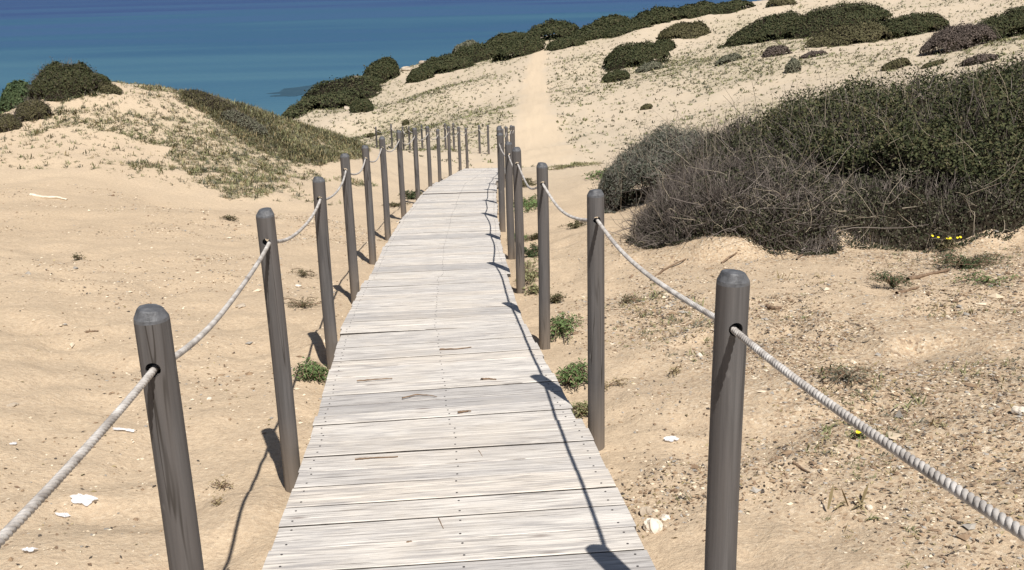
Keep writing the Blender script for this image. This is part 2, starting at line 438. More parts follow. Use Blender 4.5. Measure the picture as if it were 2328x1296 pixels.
# valley end and hillside
for u, v, y in ((1090, 374, 27.5), (1220, 372, 27.5), (1330, 380, 26.5), (900, 350, 25.5), (850, 338, 28),
                (960, 345, 33), (905, 352, 35), (860, 346, 37), (1100, 338, 33), (1220, 320, 33.5), (1400, 330, 30), (1600, 290, 31),
                (860, 300, 46), (1000, 280, 42), (790, 318, 42), (1220, 250, 40), (1450, 250, 37), (1750, 240, 33), (2050, 210, 28), (2328, 170, 25),
                (745, 291, 47), (668, 266, 52), (700, 258, 54), (700, 236, 62), (780, 240, 58), (850, 252, 53), (1000, 215, 51), (1220, 190, 49), (1450, 190, 45), (1700, 150, 42), (2000, 140, 37), (2328, 120, 31), (2600, 60, 32),
                (830, 212, 64), (738, 200, 76), (785, 184, 82), (920, 190, 62), (1040, 160, 62), (1225, 130, 59), (1400, 130, 54), (1600, 105, 53), (1850, 85, 49), (2150, 60, 46), (2328, 50, 42),
                (820, 186, 76), (812, 186, 83), (835, 182, 84), (862, 178, 80), (905, 170, 84), (862, 215, 92), (940, 200, 92), (780, 225, 88), (950, 152, 78), (1050, 118, 74), (1150, 100, 70), (1250, 82, 67), (1350, 62, 66), (1480, 40, 65), (1600, 22, 66), (1700, 4, 64), (1900, -10, 64),
                (2150, -30, 64), (2400, -70, 60), (2800, -180, 60), (2000, 20, 57), (3300, -200, 45), (3000, 50, 28)):
    CP(u, v, y)
# seaward drop behind the ridge
C3(-15, 100, -14.5); C3(-8, 104, -15); C3(3, 98, -13); C3(12, 96, -12); C3(25, 98, -12); C3(45, 104, -12); C3(75, 110, -9)
C3(10, 135, -20); C3(50, 145, -20); C3(110, 150, -16); C3(-19, 55, -14); C3(-20, 66, -14.5); C3(-22, 80, -15); C3(-17, 90, -14.5)
ctrl = np.array(ctrl)

_cs = 1.2
def _phi(d2): return np.sqrt(d2 + _cs * _cs)
_n = len(ctrl)
_A = np.zeros((_n + 3, _n + 3))
_d2 = ((ctrl[:, None, :2] - ctrl[None, :, :2]) ** 2).sum(-1)
_A[:_n, :_n] = _phi(_d2) - np.eye(_n) * 0.02
_A[:_n, _n] = 1; _A[:_n, _n + 1:] = ctrl[:, :2]; _A[_n, :_n] = 1; _A[_n + 1:, :_n] = ctrl[:, :2].T
_sol = np.linalg.solve(_A, np.concatenate([ctrl[:, 2], [0, 0, 0]]))

def zbase(x, y):
    x = np.asarray(x, float); y = np.asarray(y, float)
    sh = x.shape; x = x.ravel(); y = y.ravel()
    out = np.empty(len(x))
    for i in range(0, len(x), 20000):
        xx = x[i:i + 20000]; yy = y[i:i + 20000]
        d2 = (xx[:, None] - ctrl[None, :, 0]) ** 2 + (yy[:, None] - ctrl[None, :, 1]) ** 2
        out[i:i + 20000] = _phi(d2) @ _sol[:_n] + _sol[_n] + _sol[_n + 1] * xx + _sol[_n + 2] * yy
    return out.reshape(sh)

def ground(x, y):
    """terrain height in world z"""
    x = np.asarray(x, float); y = np.asarray(y, float)
    z = zbase(x, y)
    dc = np.abs(x - np.interp(y, DCY, DCX))
    away = np.clip((dc - 0.62) / 0.8, 0, 1)
    away = np.where(y > 26.5, 1, away)
    far = np.clip((y - 24) / 20, 0, 1)
    z = z + (fbm(x * 0.5, y * 0.5, 3, 3) - 0.5) * 0.22 * away
    z = z + (fbm(x * 1.9, y * 1.9, 5, 3) - 0.5) * 0.10 * (0.25 + 0.75 * away)
    z = z + (fbm(x * 6.5, y * 6.5, 11, 3) - 0.5) * 0.035
    # trampled dents, softer where wind has smoothed them
    q = fbm(x * 3.6, y * 3.1, 13, 2); q2 = vnoise(x * 0.8, y * 0.8, 15)
    z = z - np.clip(q - 0.52, 0, 1) ** 0.8 * 0.10 * np.clip(q2 * 1.6 - 0.2, 0, 1) * np.clip((20 - y) / 8, 0, 1)
    z = z + (fbm(x * 15, y * 15, 17, 2) - 0.5) * 0.014 * np.clip((12 - y) / 6, 0, 1) * (x > 0)
    # low broken bank in the gritty sand on the right
    wv = 0.12 * np.sin(x * 5.1) + 0.10 * np.sin(x * 11.3 + 1) + 0.05 * np.sin(x * 27)
    sd = (y - (5.95 - 0.62 * (x - 1.0) + wv))
    z = z - 0.055 / (1 + np.exp(np.clip(sd / 0.02, -40, 40))) * np.exp(-np.maximum(-sd, 0) / 0.45) * np.clip((x - 0.85) / 0.2, 0, 1) * np.clip((3.2 - x) / 0.8, 0, 1)
    # shrubs hold a sand bank behind a broken edge
    bl = 8.45 + 0.16 * np.sin(x * 2.3 + 0.5) + 0.09 * np.sin(x * 6.1) + 0.04 * np.sin(x * 15)
    z = z + 0.17 / (1 + np.exp(-np.clip((y - bl) / 0.07, -40, 40))) * np.clip((x - 1.35) / 0.4, 0, 1) * np.clip((10 - x) / 3, 0, 1) * np.clip((16 - y) / 5, 0, 1)
    # sand drifted against the boards
    z = z + 0.06 * np.exp(-((dc - 0.80) / 0.16) ** 2) * np.clip((vnoise(x * 0.7 + 5, y * 1.1, 19) - 0.45) * 2.4, 0, 1) * (y < 25)
    z = z + (fbm(x * 0.16, y * 0.16, 21, 4) - 0.5) * 0.55 * far
    # keep sand under the walkway
    dz = np.interp(y, DY, DZ) - 0.085
    under = np.clip((0.66 - dc) / 0.12, 0, 1) * (y < 25.6)
    z = np.where(under > 0, z * (1 - under) + np.minimum(z, dz) * under, z)
    return z + CAM[2]

def hit(u, v, tmin=1.2, tmax=140):
    """first terrain point along the line of sight"""
    r = ray(u, v)
    t = np.concatenate([np.linspace(tmin, 30, 900), np.linspace(30.05, tmax, 1500)])
    P = CAM + t[:, None] * r
    below = P[:, 2] < ground(P[:, 0], P[:, 1])
    i = int(np.argmax(below)) if below.any() else len(t) - 1
    return P[i]

def axis_coords(c, a, lo, hi, n):
    t0 = math.asinh((lo - c) / a); t1 = math.asinh((hi - c) / a)
    return c + a * np.sinh(np.linspace(t0, t1, n))
gx = axis_coords(0.4, 1.6, -260, 420, 620)
gy = axis_coords(3.5, 2.6, -60, 330, 640)
GX, GY = np.meshgrid(gx, gy)
GZ = ground(GX, GY)
GZ = np.maximum(GZ, -9.0)

def inpoly(x, y, poly):
    poly = np.asarray(poly); res = np.zeros(np.shape(x), bool); j = len(poly) - 1
    for i in range(len(poly)):
        xi, yi = poly[i]; xj, yj = poly[j]
        c = ((yi > y) != (yj > y)) & (x < (xj - xi) * (y - yi) / (yj - yi + 1e-12) + xi)
        res ^= c; j = i
    return res

# sandy track up the opposite hillside
TRK = np.array([hit(u, v)[:2] for u, v in ((1215, 366), (1222, 330), (1218, 290), (1212, 250), (1213, 210), (1216, 180), (1220, 150), (1224, 120))])
def trackdist(x, y):
    tx = np.interp(y, TRK[:, 1], TRK[:, 0])
    wd = np.interp(y, [TRK[0, 1], TRK[2, 1], TRK[4, 1], TRK[-1, 1]], [1.1, 0.75, 0.55, 0.40])
    return np.where((y > TRK[0, 1] - 1) & (y < TRK[-1, 1] + 5), np.abs(x - tx) / wd, 9)

def cover_density(x, y):
    """how much low vegetation grows on the sand"""
    n = fbm(x * 0.22, y * 0.14, 31, 4)
    hill = np.clip((y - 28) / 4, 0, 1) * np.clip((n - 0.34) * 3.2, 0, 1)
    td = trackdist(x, y)
    hill = hill * np.clip((td - 1.0) / 0.8, 0, 1)
    return hill
def dune_density(x, y):
    x, y = x + (fbm(x * 0.8, y * 0.8, 43, 3) - 0.5) * 2.4, y + (fbm(x * 0.7 + 9, y * 0.7, 44, 3) - 0.5) * 2.8
    n = fbm(x * 0.9, y * 0.9, 41, 3)
    a = inpoly(x, y, DUNE_ALL) * np.clip((n - 0.40) * 5, 0, 0.75)
    b = inpoly(x, y, DUNE_FLANK) * 1.0
    return np.maximum(a, b)
def xy(u, v): p = hit(u, v); return (p[0], p[1])
def back(u, v, y, d):
    p = at(u, v, y); return (p[0] * (1 + d / y), p[1] + d)
DUNE_ALL = [xy(60, 300), xy(150, 300), xy(330, 360), xy(470, 430), xy(680, 430), xy(790, 385), xy(838, 352), back(838, 340, 23.2, 2.5), back(580, 255, 21.8, 3.5), back(400, 210, 20.6, 3.5), back(200, 196, 19.6, 3), xy(180, 230)]
DUNE_FLANK = [xy(405, 232), xy(470, 262), xy(520, 300), xy(560, 330), xy(640, 362), xy(730, 378), xy(815, 362), xy(838, 345), back(838, 340, 23.2, 1.5), back(680, 288, 22.4, 3), back(500, 228, 21.2, 3), back(420, 212, 20.8, 2)]

cover = np.clip(cover_density(GX, GY) * 0.95 + dune_density(GX, GY) * 0.85, 0, 1)
grit = np.clip((GX - (np.interp(GY, DCY, DCX) + 0.62)) / 1.1, 0, 1) * np.clip((13 - GY) / 4, 0, 1) * np.clip((fbm(GX * 0.6, GY * 0.6, 51, 3) - 0.2) * 2.4, 0, 1)
grit = grit + 0.22 * (GX < -0.9) * (GY < 14)
pale = np.clip((GY - 12) / 18, 0, 1) * 0.9
idx = np.arange(GX.size).reshape(GX.shape)
Fq = np.stack([idx[:-1, :-1], idx[:-1, 1:], idx[1:, 1:], idx[1:, :-1]], -1).reshape(-1, 4)
me = npmesh("ground", np.stack([GX, GY, GZ], -1).reshape(-1, 3), Fq, M['sand'], smooth=True,
            attrs={"cover": cover.ravel(), "grit": np.clip(grit, 0, 1).ravel(), "pale": np.clip(pale, 0, 1).ravel(), "track": np.clip(1.35 - trackdist(GX, GY) + (fbm(GX * 0.9, GY * 0.9, 55, 3) - 0.5) * 1.6, 0, 0.7).ravel()})
tag(link("ground", me), kind="structure")

# sea
sx = axis_coords(0, 200, -30000, 30000, 60); sy = axis_coords(60, 100, -200, 45000, 60)
SX, SY = np.meshgrid(sx, sy)
idx = np.arange(SX.size).reshape(SX.shape)
Fq = np.stack([idx[:-1, :-1], idx[:-1, 1:], idx[1:, 1:], idx[1:, :-1]], -1).reshape(-1, 4)
tag(link("sea", npmesh("sea", np.stack([SX, SY, SX * 0], -1).reshape(-1, 3), Fq, M['sea'])), kind="structure")

# ------------------------------------------------------------------ boardwalk
ORD = ["nearest", "second", "third", "fourth", "fifth", "sixth", "seventh", "eighth", "ninth", "tenth", "eleventh", "twelfth", "thirteenth", "fourteenth", "fifteenth"]
BOX_F = np.array([[0, 1, 2, 3], [7, 6, 5, 4], [0, 4, 5, 1], [1, 5, 6, 2], [2, 6, 7, 3], [3, 7, 4, 0]])
def box(x0, x1, y0, y1, z0, z1):
    return np.array([[x0, y0, z1], [x1, y0, z1], [x1, y1, z1], [x0, y1, z1], [x0, y0, z0], [x1, y0, z0], [x1, y1, z0], [x0, y1, z0]], float)
SEC = [0.15, 2.05, 4.03, 6.0, 7.9, 9.8, 11.7, 13.6, 15.5, 17.2, 19.2, 21.1, 23.1, 25.0]
SHIFT = {2: -0.015, 3: -0.035, 9: -0.04}
for k in range(len(SEC) - 1):
    y0, y1 = SEC[k], SEC[k + 1] - 0.008
    xa, xb = deckx(y0), deckx(y1)
    za, zb = deckz(y0), deckz(y1)
    if k == 1: za += 0.0
    Ln = math.sqrt((y1 - y0) ** 2 + (xb - xa) ** 2 + (zb - za) ** 2)
    t = empty("boardwalk_section", (xa + SHIFT.get(k, 0), y0, za + (0.012 if k in (1, 8) else 0.0)))
    tag(t, "%s section of bleached plank boardwalk counted away from the camera" % ORD[k], "boardwalk", "boardwalk sections laid end to end")
    t.rotation_euler = (math.atan2(zb - za, y1 - y0), 0, -math.atan2(xb - xa, y1 - y0) + rad(random.uniform(-0.5, 0.5)) )
    n = int(round(Ln / 0.163)); pitch = Ln / n
    Vs, Fs, MI, off = [], [], [], 0
    hw = 0.584 if k < 2 else 0.580
    wr = np.array([random.uniform(0.82, 1.18) for _ in range(n)]); ed = np.concatenate([[0], np.cumsum(wr)]) / wr.sum() * Ln
    for i in range(n):
        g = 0.0065 + random.random() ** 2 * 0.007
        a0 = ed[i] + g / 2; a1 = ed[i + 1] - g / 2
        e0 = random.uniform(-0.006, 0.006); e1 = random.uniform(-0.006, 0.006)
        dz = random.uniform(-0.002, 0.002); tl = random.uniform(-0.0012, 0.0012)
        # plank with softened top edges, lightly bowed along its length
        NX = 7; b = 0.0025
        prof = [(a0, -0.030), (a0, -b), (a0 + b, 0.0), ((a0 + a1) / 2, -0.0002), (a1 - b, 0.0), (a1, -b), (a1, -0.030)]
        bow = random.uniform(-0.0015, 0.0015); skew = random.uniform(-0.002, 0.002)
        V = []
        for j in range(NX):
            s = j / (NX - 1); x = -hw + e0 + (2 * hw + e1 - e0) * s
            for (yy, zz) in prof:
                V.append((x, yy + skew * (s - 0.5), zz + dz + tl * (s - 0.5) * 2 + bow * (1 - (2 * s - 1) ** 2)))
        V = np.array(V); P = len(prof)
        fq = []
        for j in range(NX - 1):
            for q in range(P):
                q2 = (q + 1) % P
                fq.append([j * P + q, (j + 1) * P + q, (j + 1) * P + q2, j * P + q2])
        for j, flip in ((0, False), (NX - 1, True)):
            for q0, q1, q2, q3 in ((0, 1, 5, 6), (1, 2, 4, 5)):
                f_ = [j * P + q0, j * P + q1, j * P + q2, j * P + q3]
                fq.append(f_[::-1] if flip else f_)
        Vs.append(V); Fs.append(np.array(fq) + off); off += len(V)
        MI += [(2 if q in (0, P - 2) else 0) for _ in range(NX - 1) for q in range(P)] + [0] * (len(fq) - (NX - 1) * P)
        # paired nail heads over the three bearers
        for xx in (-hw + 0.045, 0.02, hw - 0.045):
            for yy in (a0 + 0.035, a1 - 0.035):
                x_ = xx + random.uniform(-0.006, 0.006); y_ = yy + random.uniform(-0.006, 0.006)
                r = 0.0040; a = np.arange(8) / 8 * 2 * PI
                s = (x_ + hw) / (2 * hw)
                zt_ = dz + tl * (s - 0.5) * 2 + bow * (1 - (2 * s - 1) ** 2) + 0.0016
                top = np.stack([x_ + r * np.cos(a), y_ + r * np.sin(a), np.full(8, zt_)], 1)
                bot = top - [0, 0, 0.004]
                Vs.append(np.concatenate([top, bot]))
                f8 = [[0, 1, 2, 3], [0, 3, 4, 7], [4, 5, 6, 7]] + [[q, q + 8, (q + 1) % 8 + 8, (q + 1) % 8] for q in range(8)]
                Fs.append(np.array(f8) + off); off += 16; MI += [1] * len(f8)
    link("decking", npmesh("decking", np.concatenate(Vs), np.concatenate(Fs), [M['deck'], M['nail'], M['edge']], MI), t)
    for xx in (-hw + 0.05, 0.02, hw - 0.05):
        link("bearer", npmesh("bearer", box(xx - 0.03, xx + 0.03, 0.01, Ln - 0.012, -0.13, -0.0345), BOX_F[:, ::-1], M['beam']), t)

# ------------------------------------------------------------------ rope posts
def post_meshes(seed, H, r, rope_dir=(0, 1), hole=True):
    rng = random.Random(seed)
    S = 72 if hole else 24; depth = 0.35
    cap0 = H - 0.030
    bm = bmesh.new()
    zs = [-depth, 0.0] + [0.12 * i for i in range(1, int(cap0 / 0.12))] + [cap0]
    zs = sorted(set(round(z, 4) for z in zs))
    ph = rng.uniform(0, 6)
    def rr(a, z):
        return r * (1 + 0.018 * math.sin(2 * a + ph) + 0.010 * math.sin(5 * a + ph * 2 + z * 2)) * (1 - 0.03 * (z / H))
    bend = rng.uniform(-0.006, 0.006)
    def ctr(z): return bend * math.sin(PI * max(z, 0) / H)
    rings = []
    for z in zs:
        rings.append([bm.verts.new((ctr(z) + rr(2 * PI * i / S, z) * math.cos(2 * PI * i / S), rr(2 * PI * i / S, z) * math.sin(2 * PI * i / S), z)) for i in range(S)])
    for a, b in zip(rings, rings[1:]):
        for i in range(S):
            f = bm.faces.new((a[i], a[(i + 1) % S], b[(i + 1) % S], b[i])); f.smooth = False
    bm.faces.new(rings[0][::-1]); bm.faces.new(rings[-1])
    sh = bpy.data.meshes.new("shaft"); bm.to_mesh(sh); bm.free(); sh.materials.append(M['post'])
    if hole:
        ob = bpy.data.objects.new("tmp_shaft", sh); COL.objects.link(ob)
        bc = bmesh.new()
        bmesh.ops.create_cone(bc, cap_ends=True, segments=20, radius1=0.0155, radius2=0.0155, depth=0.4)
        ang = math.atan2(rope_dir[0], rope_dir[1])
        bmesh.ops.transform(bc, matrix=Matrix.Translation((0, 0, H - 0.125)) @ Matrix.Rotation(-ang, 4, 'Z') @ Matrix.Rotation(rad(90), 4, 'X'), verts=bc.verts)
        cm = bpy.data.meshes.new("tmp"); bc.to_mesh(cm); bc.free()
        co = bpy.data.objects.new("tmp_cut", cm); COL.objects.link(co)
        md = ob.modifiers.new("b", 'BOOLEAN'); md.object = co; md.operation = 'DIFFERENCE'; md.solver = 'EXACT'
        dg = bpy.context.evaluated_depsgraph_get(); dg.update()
        new = bpy.data.meshes.new_from_object(ob.evaluated_get(dg))
        bpy.data.objects.remove(ob); bpy.data.objects.remove(co)
        new.name = "shaft"; sh = new
    # rounded, knife-trimmed top
    bm = bmesh.new()
    offx, offy = rng.uniform(-0.007, 0.007), rng.uniform(-0.007, 0.007)
    prev = None
    prof = [(1.0, 0.0), (0.975, 0.007), (0.74, 0.0235), (0.67, 0.026), (0.3, 0.029)]
    tiltx, tilty = rng.uniform(-0.12, 0.12), rng.uniform(-0.12, 0.12)
    fac = 9
    for s, h in prof:
        ring = []
        for i in range(S):
            a = 2 * PI * i / S
            q = rr(a, cap0) * s
            # facets cut round the rim
            fa = (a * fac / (2 * PI)) % 1.0
            if s < 0.97: q *= 1 - 0.035 * (1 - abs(2 * fa - 1))
            x = ctr(cap0) + q * math.cos(a) + offx * (1 - s); y = q * math.sin(a) + offy * (1 - s)
            z = cap0 + h + (x * tiltx + y * tilty) * min(1, h / 0.026)
            ring.append(bm.verts.new((x, y, z)))
        if prev:
            for i in range(S):
                f = bm.faces.new((prev[i], prev[(i + 1) % S], ring[(i + 1) % S], ring[i])); f.smooth = False
        prev = ring
    bm.faces.new(prev)
    cp = bpy.data.meshes.new("top"); bm.to_mesh(cp); bm.free(); cp.materials.append(M['cap'])
    return sh, cp

HP, RP = 1.15, 0.0365
# x, y of every post; z of its top follows the ground
LP = [(-0.56, 0.05), (-0.73, 1.93), (-0.93, 3.78), (-1.09, 5.71), (-1.25, 7.70), (-1.375, 9.70), (-1.43, 11.46), (-1.43, 13.33), (-1.43, 15.54), (-1.40, 17.70), (-1.40, 20.2), (-1.28, 21.9), (-1.17, 24.2), (-1.08, 26.2)]
RPs = [(0.60, 0.10), (0.475, 2.08), (0.357, 4.12), (0.197, 6.05), (0.070, 7.85), (0.005, 9.75), (-0.095, 11.7), (-0.115, 13.5), (-0.135, 15.5), (-0.135, 17.5), (-0.115, 19.6), (-0.03, 21.7), (0.08, 24.0), (0.15, 26.2)]
LTOP = [-0.30, -0.612, -0.818, -1.06, -1.255, -1.51, -1.69, -1.89, -2.17, -2.45, -2.86, -3.05, -3.38, -3.70]
RTOP = [-0.31, -0.615, -0.850, -1.075, -1.27, -1.52, -1.72, -1.92, -2.18, -2.45, -2.80, -3.06, -3.36, -3.68]
variants = [post_meshes(i + 3, HP, RP, (-0.06, 1)) for i in range(4)]
def hole_pt(p, ztop):
    return np.array([p[0], p[1], ztop - 0.1295])
# the pair of posts beside the camera is outside the picture: only the rope reaches to it
def run(side, pts, tops):
    hp = [hole_pt(p, CAM[2] + t) for p, t in zip(pts, tops)]
    for i, ((x, y), zt) in enumerate(zip(pts, tops)):
        if i == 0: continue
        ztop = CAM[2] + zt
        sh, cp = variants[(i * 3 + (0 if side == 'left' else 2)) % 4]
        t = empty("rope_post", (x, y, ztop - HP))
        t.rotation_euler = (rad(random.uniform(-0.4, 0.4)), rad(random.uniform(-0.3, 0.3)), 0)
        tag(t, "grey brown round timber post, %s along the %s edge of the boardwalk" % (ORD[i - 1], side), "post", "timber posts carrying the ropes along the boardwalk")
        link("shaft", sh, t); link("top", cp, t)
    return hp
HL = run("left", LP, LTOP)
HR = run("right", RPs, RTOP)

def rope(name, H, sags, label):
    cl = []
    for i in range(len(H) - 1):
        a, b = H[i], H[i + 1]
        L = np.linalg.norm(b - a)
        n = max(8, int(L / (0.0045 if i < 3 else 0.05)))
        s = np.linspace(0, 1, n, endpoint=False)
        P = a + (b - a) * s[:, None]
        P[:, 2] -= 4 * sags[i] * s * (1 - s)
        P[:, 0] += 0.006 * np.sin(s * PI * 2 + i)
        cl.append(P)
    k = sum(len(c) for c in cl[:3])
    near = np.concatenate(cl[:3] + [cl[3][:1]]); farp = np.concatenate(cl[3:] + [H[-1][None]])
    parts = []
    T = norm(np.gradient(near, axis=0))
    A = norm(np.cross(T, [0, 0, 1.0])); B = np.cross(T, A)
    s = np.concatenate([[0], np.cumsum(np.linalg.norm(np.diff(near, axis=0), axis=1))])
    for q in range(3):
        ph = s / 0.040 * 2 * PI + q * 2 * PI / 3
        P = near + 0.0038 * (A * np.cos(ph)[:, None] + B * np.sin(ph)[:, None])
        parts.append(tubes(P[None], np.full((1, len(P)), 0.0042), 8))
    V1, F1 = join(parts)
    V2, F2 = tubes(farp[None], np.full((1, len(farp)), 0.0074), 7)
    V, Fq = join([(V1, F1), (V2, F2)])
    return tag(link(name, npmesh(name, V, Fq, M['rope'], smooth=True)), label, "rope")
sagL = [0.060, 0.055, 0.075, 0.075, 0.085, 0.085, 0.09] + [0.09] * 10
sagR = [0.02, 0.04, 0.07, 0.10, 0.08, 0.07] + [0.08] * 10
rope("rope", HL, sagL, "pale twisted rope threaded through the posts left of the boardwalk")
rope("rope", HR, sagR, "pale twisted rope threaded through the posts right of the boardwalk")

# the walkway's next leg turns left at the bottom of the slope: thin posts seen between the near ones
thin = []
bmv = [post_meshes(50, 0.95, 0.034, hole=False)]
TH = [((1112, 372), 30.0, "rightmost of the two slim posts beyond the end of the boardwalk"), ((1092, 372), 30.3, "left one of the two slim posts standing alone beyond the end of the boardwalk"),
      ((1034, 369), 31.5, "slim far post behind the tenth and eleventh left rope posts"), ((1015, 367), 31.8, "slim far post showing just right of the tenth left rope post"),
      ((962, 362), 33.5, "slim far post showing between the eighth and ninth left rope posts"), ((933, 358), 34.5, "slim far post just left of the eighth left rope post"),
      ((919, 356), 35.2, "slim far post just right of the seventh left rope post"), ((893, 352), 36.2, "slim far post between the sixth and seventh left rope posts"), ((858, 347), 38, "leftmost slim far post beside the dune flank")]
tp = []
for (u, v), y, lab in TH:
    p = at(u, v, y); z = float(ground(p[0], p[1])); hh = 0.95
    t = empty("rope_post", (p[0], p[1], z - 0.08)); tag(t, lab, "post", "slim posts of the next leg of the walkway")
    link("shaft", bmv[0][0], t); link("top", bmv[0][1], t)
    tp.append(np.array([p[0], p[1] - 0.04, z - 0.08 + hh - 0.13]))
Pl = []
for a, b in zip(tp, tp[1:]):
    s = np.linspace(0, 1, 10, endpoint=False); P = a + (b - a) * s[:, None]; P[:, 2] -= 0.5 * s * (1 - s); Pl.append(P)
P = np.concatenate(Pl + [tp[-1][None]])
V, Fq = tubes(P[None], np.full((1, len(P)), 0.010), 6)
tag(link("rope", npmesh("rope", V, Fq, M['rope'], smooth=True)), "thin far rope sagging between the slim posts past the end of the boardwalk", "rope")

# ------------------------------------------------------------------ vegetation builders
def dome_points(cx, cy, rx, ry, h, yaw, n, rng, power=2.3, lump=0.35, ls=1.6, shell=0.12, zfun=ground, lean=0.0):
    rho = np.sqrt(rng.random(n)) ** 0.82; th = rng.random(n) * 2 * PI
    rim = 1 + 0.55 * (fbm(np.cos(th) * 2.2 + cx, np.sin(th) * 2.2 + cy, 61, 3) - 0.5)
    a = rho * np.cos(th) * rim; b = rho * np.sin(th) * rim
    x = cx + rx * a * math.cos(yaw) - ry * b * math.sin(yaw)
    y = cy + rx * a * math.sin(yaw) + ry * b * math.cos(yaw)
    def H(x, y):
        dx, dy = x - cx, y - cy
        aa = (dx * math.cos(yaw) + dy * math.sin(yaw)) / rx; bb = (-dx * math.sin(yaw) + dy * math.cos(yaw)) / ry
        r2 = aa ** 2 + bb ** 2
        base = np.clip(1 - np.abs(r2) ** (power / 2), 0, 1) ** 0.5
        base = base * (1 + lean * aa)
        nz = fbm(x * ls / max(min(rx, ry), 0.4), y * ls / max(min(rx, ry), 0.4), 71, 5)
        return h * base * (1 - lump + 2 * lump * nz) + 0.02
    hh = H(x, y); e = 0.06 * min(rx, ry)
    gxn = (H(x + e, y) - H(x - e, y)) / (2 * e); gyn = (H(x, y + e) - H(x, y - e)) / (2 * e)
    N = norm(np.stack([-gxn, -gyn, np.ones(n)], 1))
    dep = np.abs(rng.normal(0, shell, n))
    low = rng.random(n) < 0.22
    fz = np.where(low, rng.random(n), 1 - np.minimum(dep, 0.9))
    z = zfun(x, y) + hh * fz
    return np.stack([x, y, z], 1), N

def bush(name, label, base, rx, ry, h, yaw=0.0, n=7000, leaf=0.06, mat='far', jitter=0.42, group=None, lump=0.3, ls=1.6, seed=1, lean=0.0, twigs=0, cat="bush", power=2.3, stems=5, thin=0.55, spiky=0.0, core=0.86, shell=0.12):
    rng = np.random.default_rng(seed)
    cx, cy = base
    P, N = dome_points(cx, cy, rx, ry, h, yaw, n, rng, lump=lump, ls=ls, lean=lean, power=power, shell=shell)
    Nj = norm(N + rng.normal(0, jitter, (n, 3)))
    rag = rng.random(n) < 0.10
    P[rag] += N[rag] * np.abs(rng.normal(0, 0.07 * h, (int(rag.sum()), 1))) + rng.normal(0, 0.03 * h, (int(rag.sum()), 3))
    sz = leaf * rng.uniform(0.6, 1.35, n)
    V, Fq = leaves(P, Nj, sz, sz * thin, rng, 0.12)
    z0 = float(ground(cx, cy))
    t = empty(name, (cx, cy, z0)); tag(t, label, cat, group)
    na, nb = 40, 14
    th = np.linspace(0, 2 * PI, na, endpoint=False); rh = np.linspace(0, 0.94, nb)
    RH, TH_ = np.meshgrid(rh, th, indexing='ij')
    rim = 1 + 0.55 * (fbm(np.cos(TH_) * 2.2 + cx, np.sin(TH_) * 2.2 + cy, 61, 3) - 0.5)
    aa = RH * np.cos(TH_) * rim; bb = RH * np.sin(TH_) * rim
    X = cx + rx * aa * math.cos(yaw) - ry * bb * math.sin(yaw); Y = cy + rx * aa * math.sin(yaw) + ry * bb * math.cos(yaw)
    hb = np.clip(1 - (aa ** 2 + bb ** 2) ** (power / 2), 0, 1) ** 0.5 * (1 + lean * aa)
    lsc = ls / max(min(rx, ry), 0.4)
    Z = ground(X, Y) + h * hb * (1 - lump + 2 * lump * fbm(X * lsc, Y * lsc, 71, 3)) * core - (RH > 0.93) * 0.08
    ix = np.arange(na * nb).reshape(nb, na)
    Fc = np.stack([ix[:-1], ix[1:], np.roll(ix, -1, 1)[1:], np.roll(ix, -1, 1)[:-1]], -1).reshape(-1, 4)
    link("inner_shade_core", npmesh("inner_shade_core", np.stack([X, Y, Z], -1).reshape(-1, 3) - [cx, cy, z0], Fc, M['core'], smooth=True), t)
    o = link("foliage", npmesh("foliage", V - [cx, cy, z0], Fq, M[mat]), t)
    if stems:
        k = 6; m_ = stems
        ang = rng.random(m_) * 2 * PI; rr = rng.uniform(0.35, 0.75, m_)
        s = np.linspace(0, 1, k)
        ex = cx + rx * rr * np.cos(ang) * math.cos(yaw) - ry * rr * np.sin(ang) * math.sin(yaw)
        ey = cy + rx * rr * np.cos(ang) * math.sin(yaw) + ry * rr * np.sin(ang) * math.cos(yaw)
        ez = ground(ex, ey) + h * 0.6
        Q = np.zeros((m_, k, 3))
        Q[..., 0] = cx + (ex - cx)[:, None] * s; Q[..., 1] = cy + (ey - cy)[:, None] * s
        Q[..., 2] = z0 - 0.05 + (ez - z0 + 0.05)[:, None] * s ** 0.7
        Q += rng.normal(0, 0.02 * h, Q.shape)
        R = np.linspace(0.05, 0.012, k)[None] * np.ones((m_, 1)) * h
        V, Fq = tubes(Q, R, 5)
        link("stems", npmesh("stems", V - [cx, cy, z0], Fq, M['stem'], smooth=True), t)
    if twigs:
        m_ = twigs; k = 5
        P, N = dome_points(cx, cy, rx * 0.97, ry * 0.97, h, yaw, m_, rng, lump=lump, ls=ls, shell=0.25, power=power)
        D = norm(N * 0.8 + [0, 0, 0.55] + rng.normal(0, 0.35, (m_, 3)))
        Lg = rng.uniform(0.12, 0.34, m_) * (h ** 0.5) * (1 + spiky)
        s = np.linspace(-0.6, 0.6, k)
        cv = rng.normal(0, 0.25, (m_, 3))
        Q = P[:, None] + D[:, None] * (s[None, :, None] * Lg[:, None, None]) + cv[:, None] * ((s ** 2)[None, :, None] * Lg[:, None, None])
        R = rng.uniform(0.0016, 0.0036, m_)[:, None] * np.linspace(1.2, 0.5, k)[None]
        V, Fq = tubes(Q, R, 3)
        tag(link("twigs", npmesh("twigs", V - [cx, cy, z0], Fq, M['paletwig' if spiky else 'twig']), t), kind="stuff")
    return t

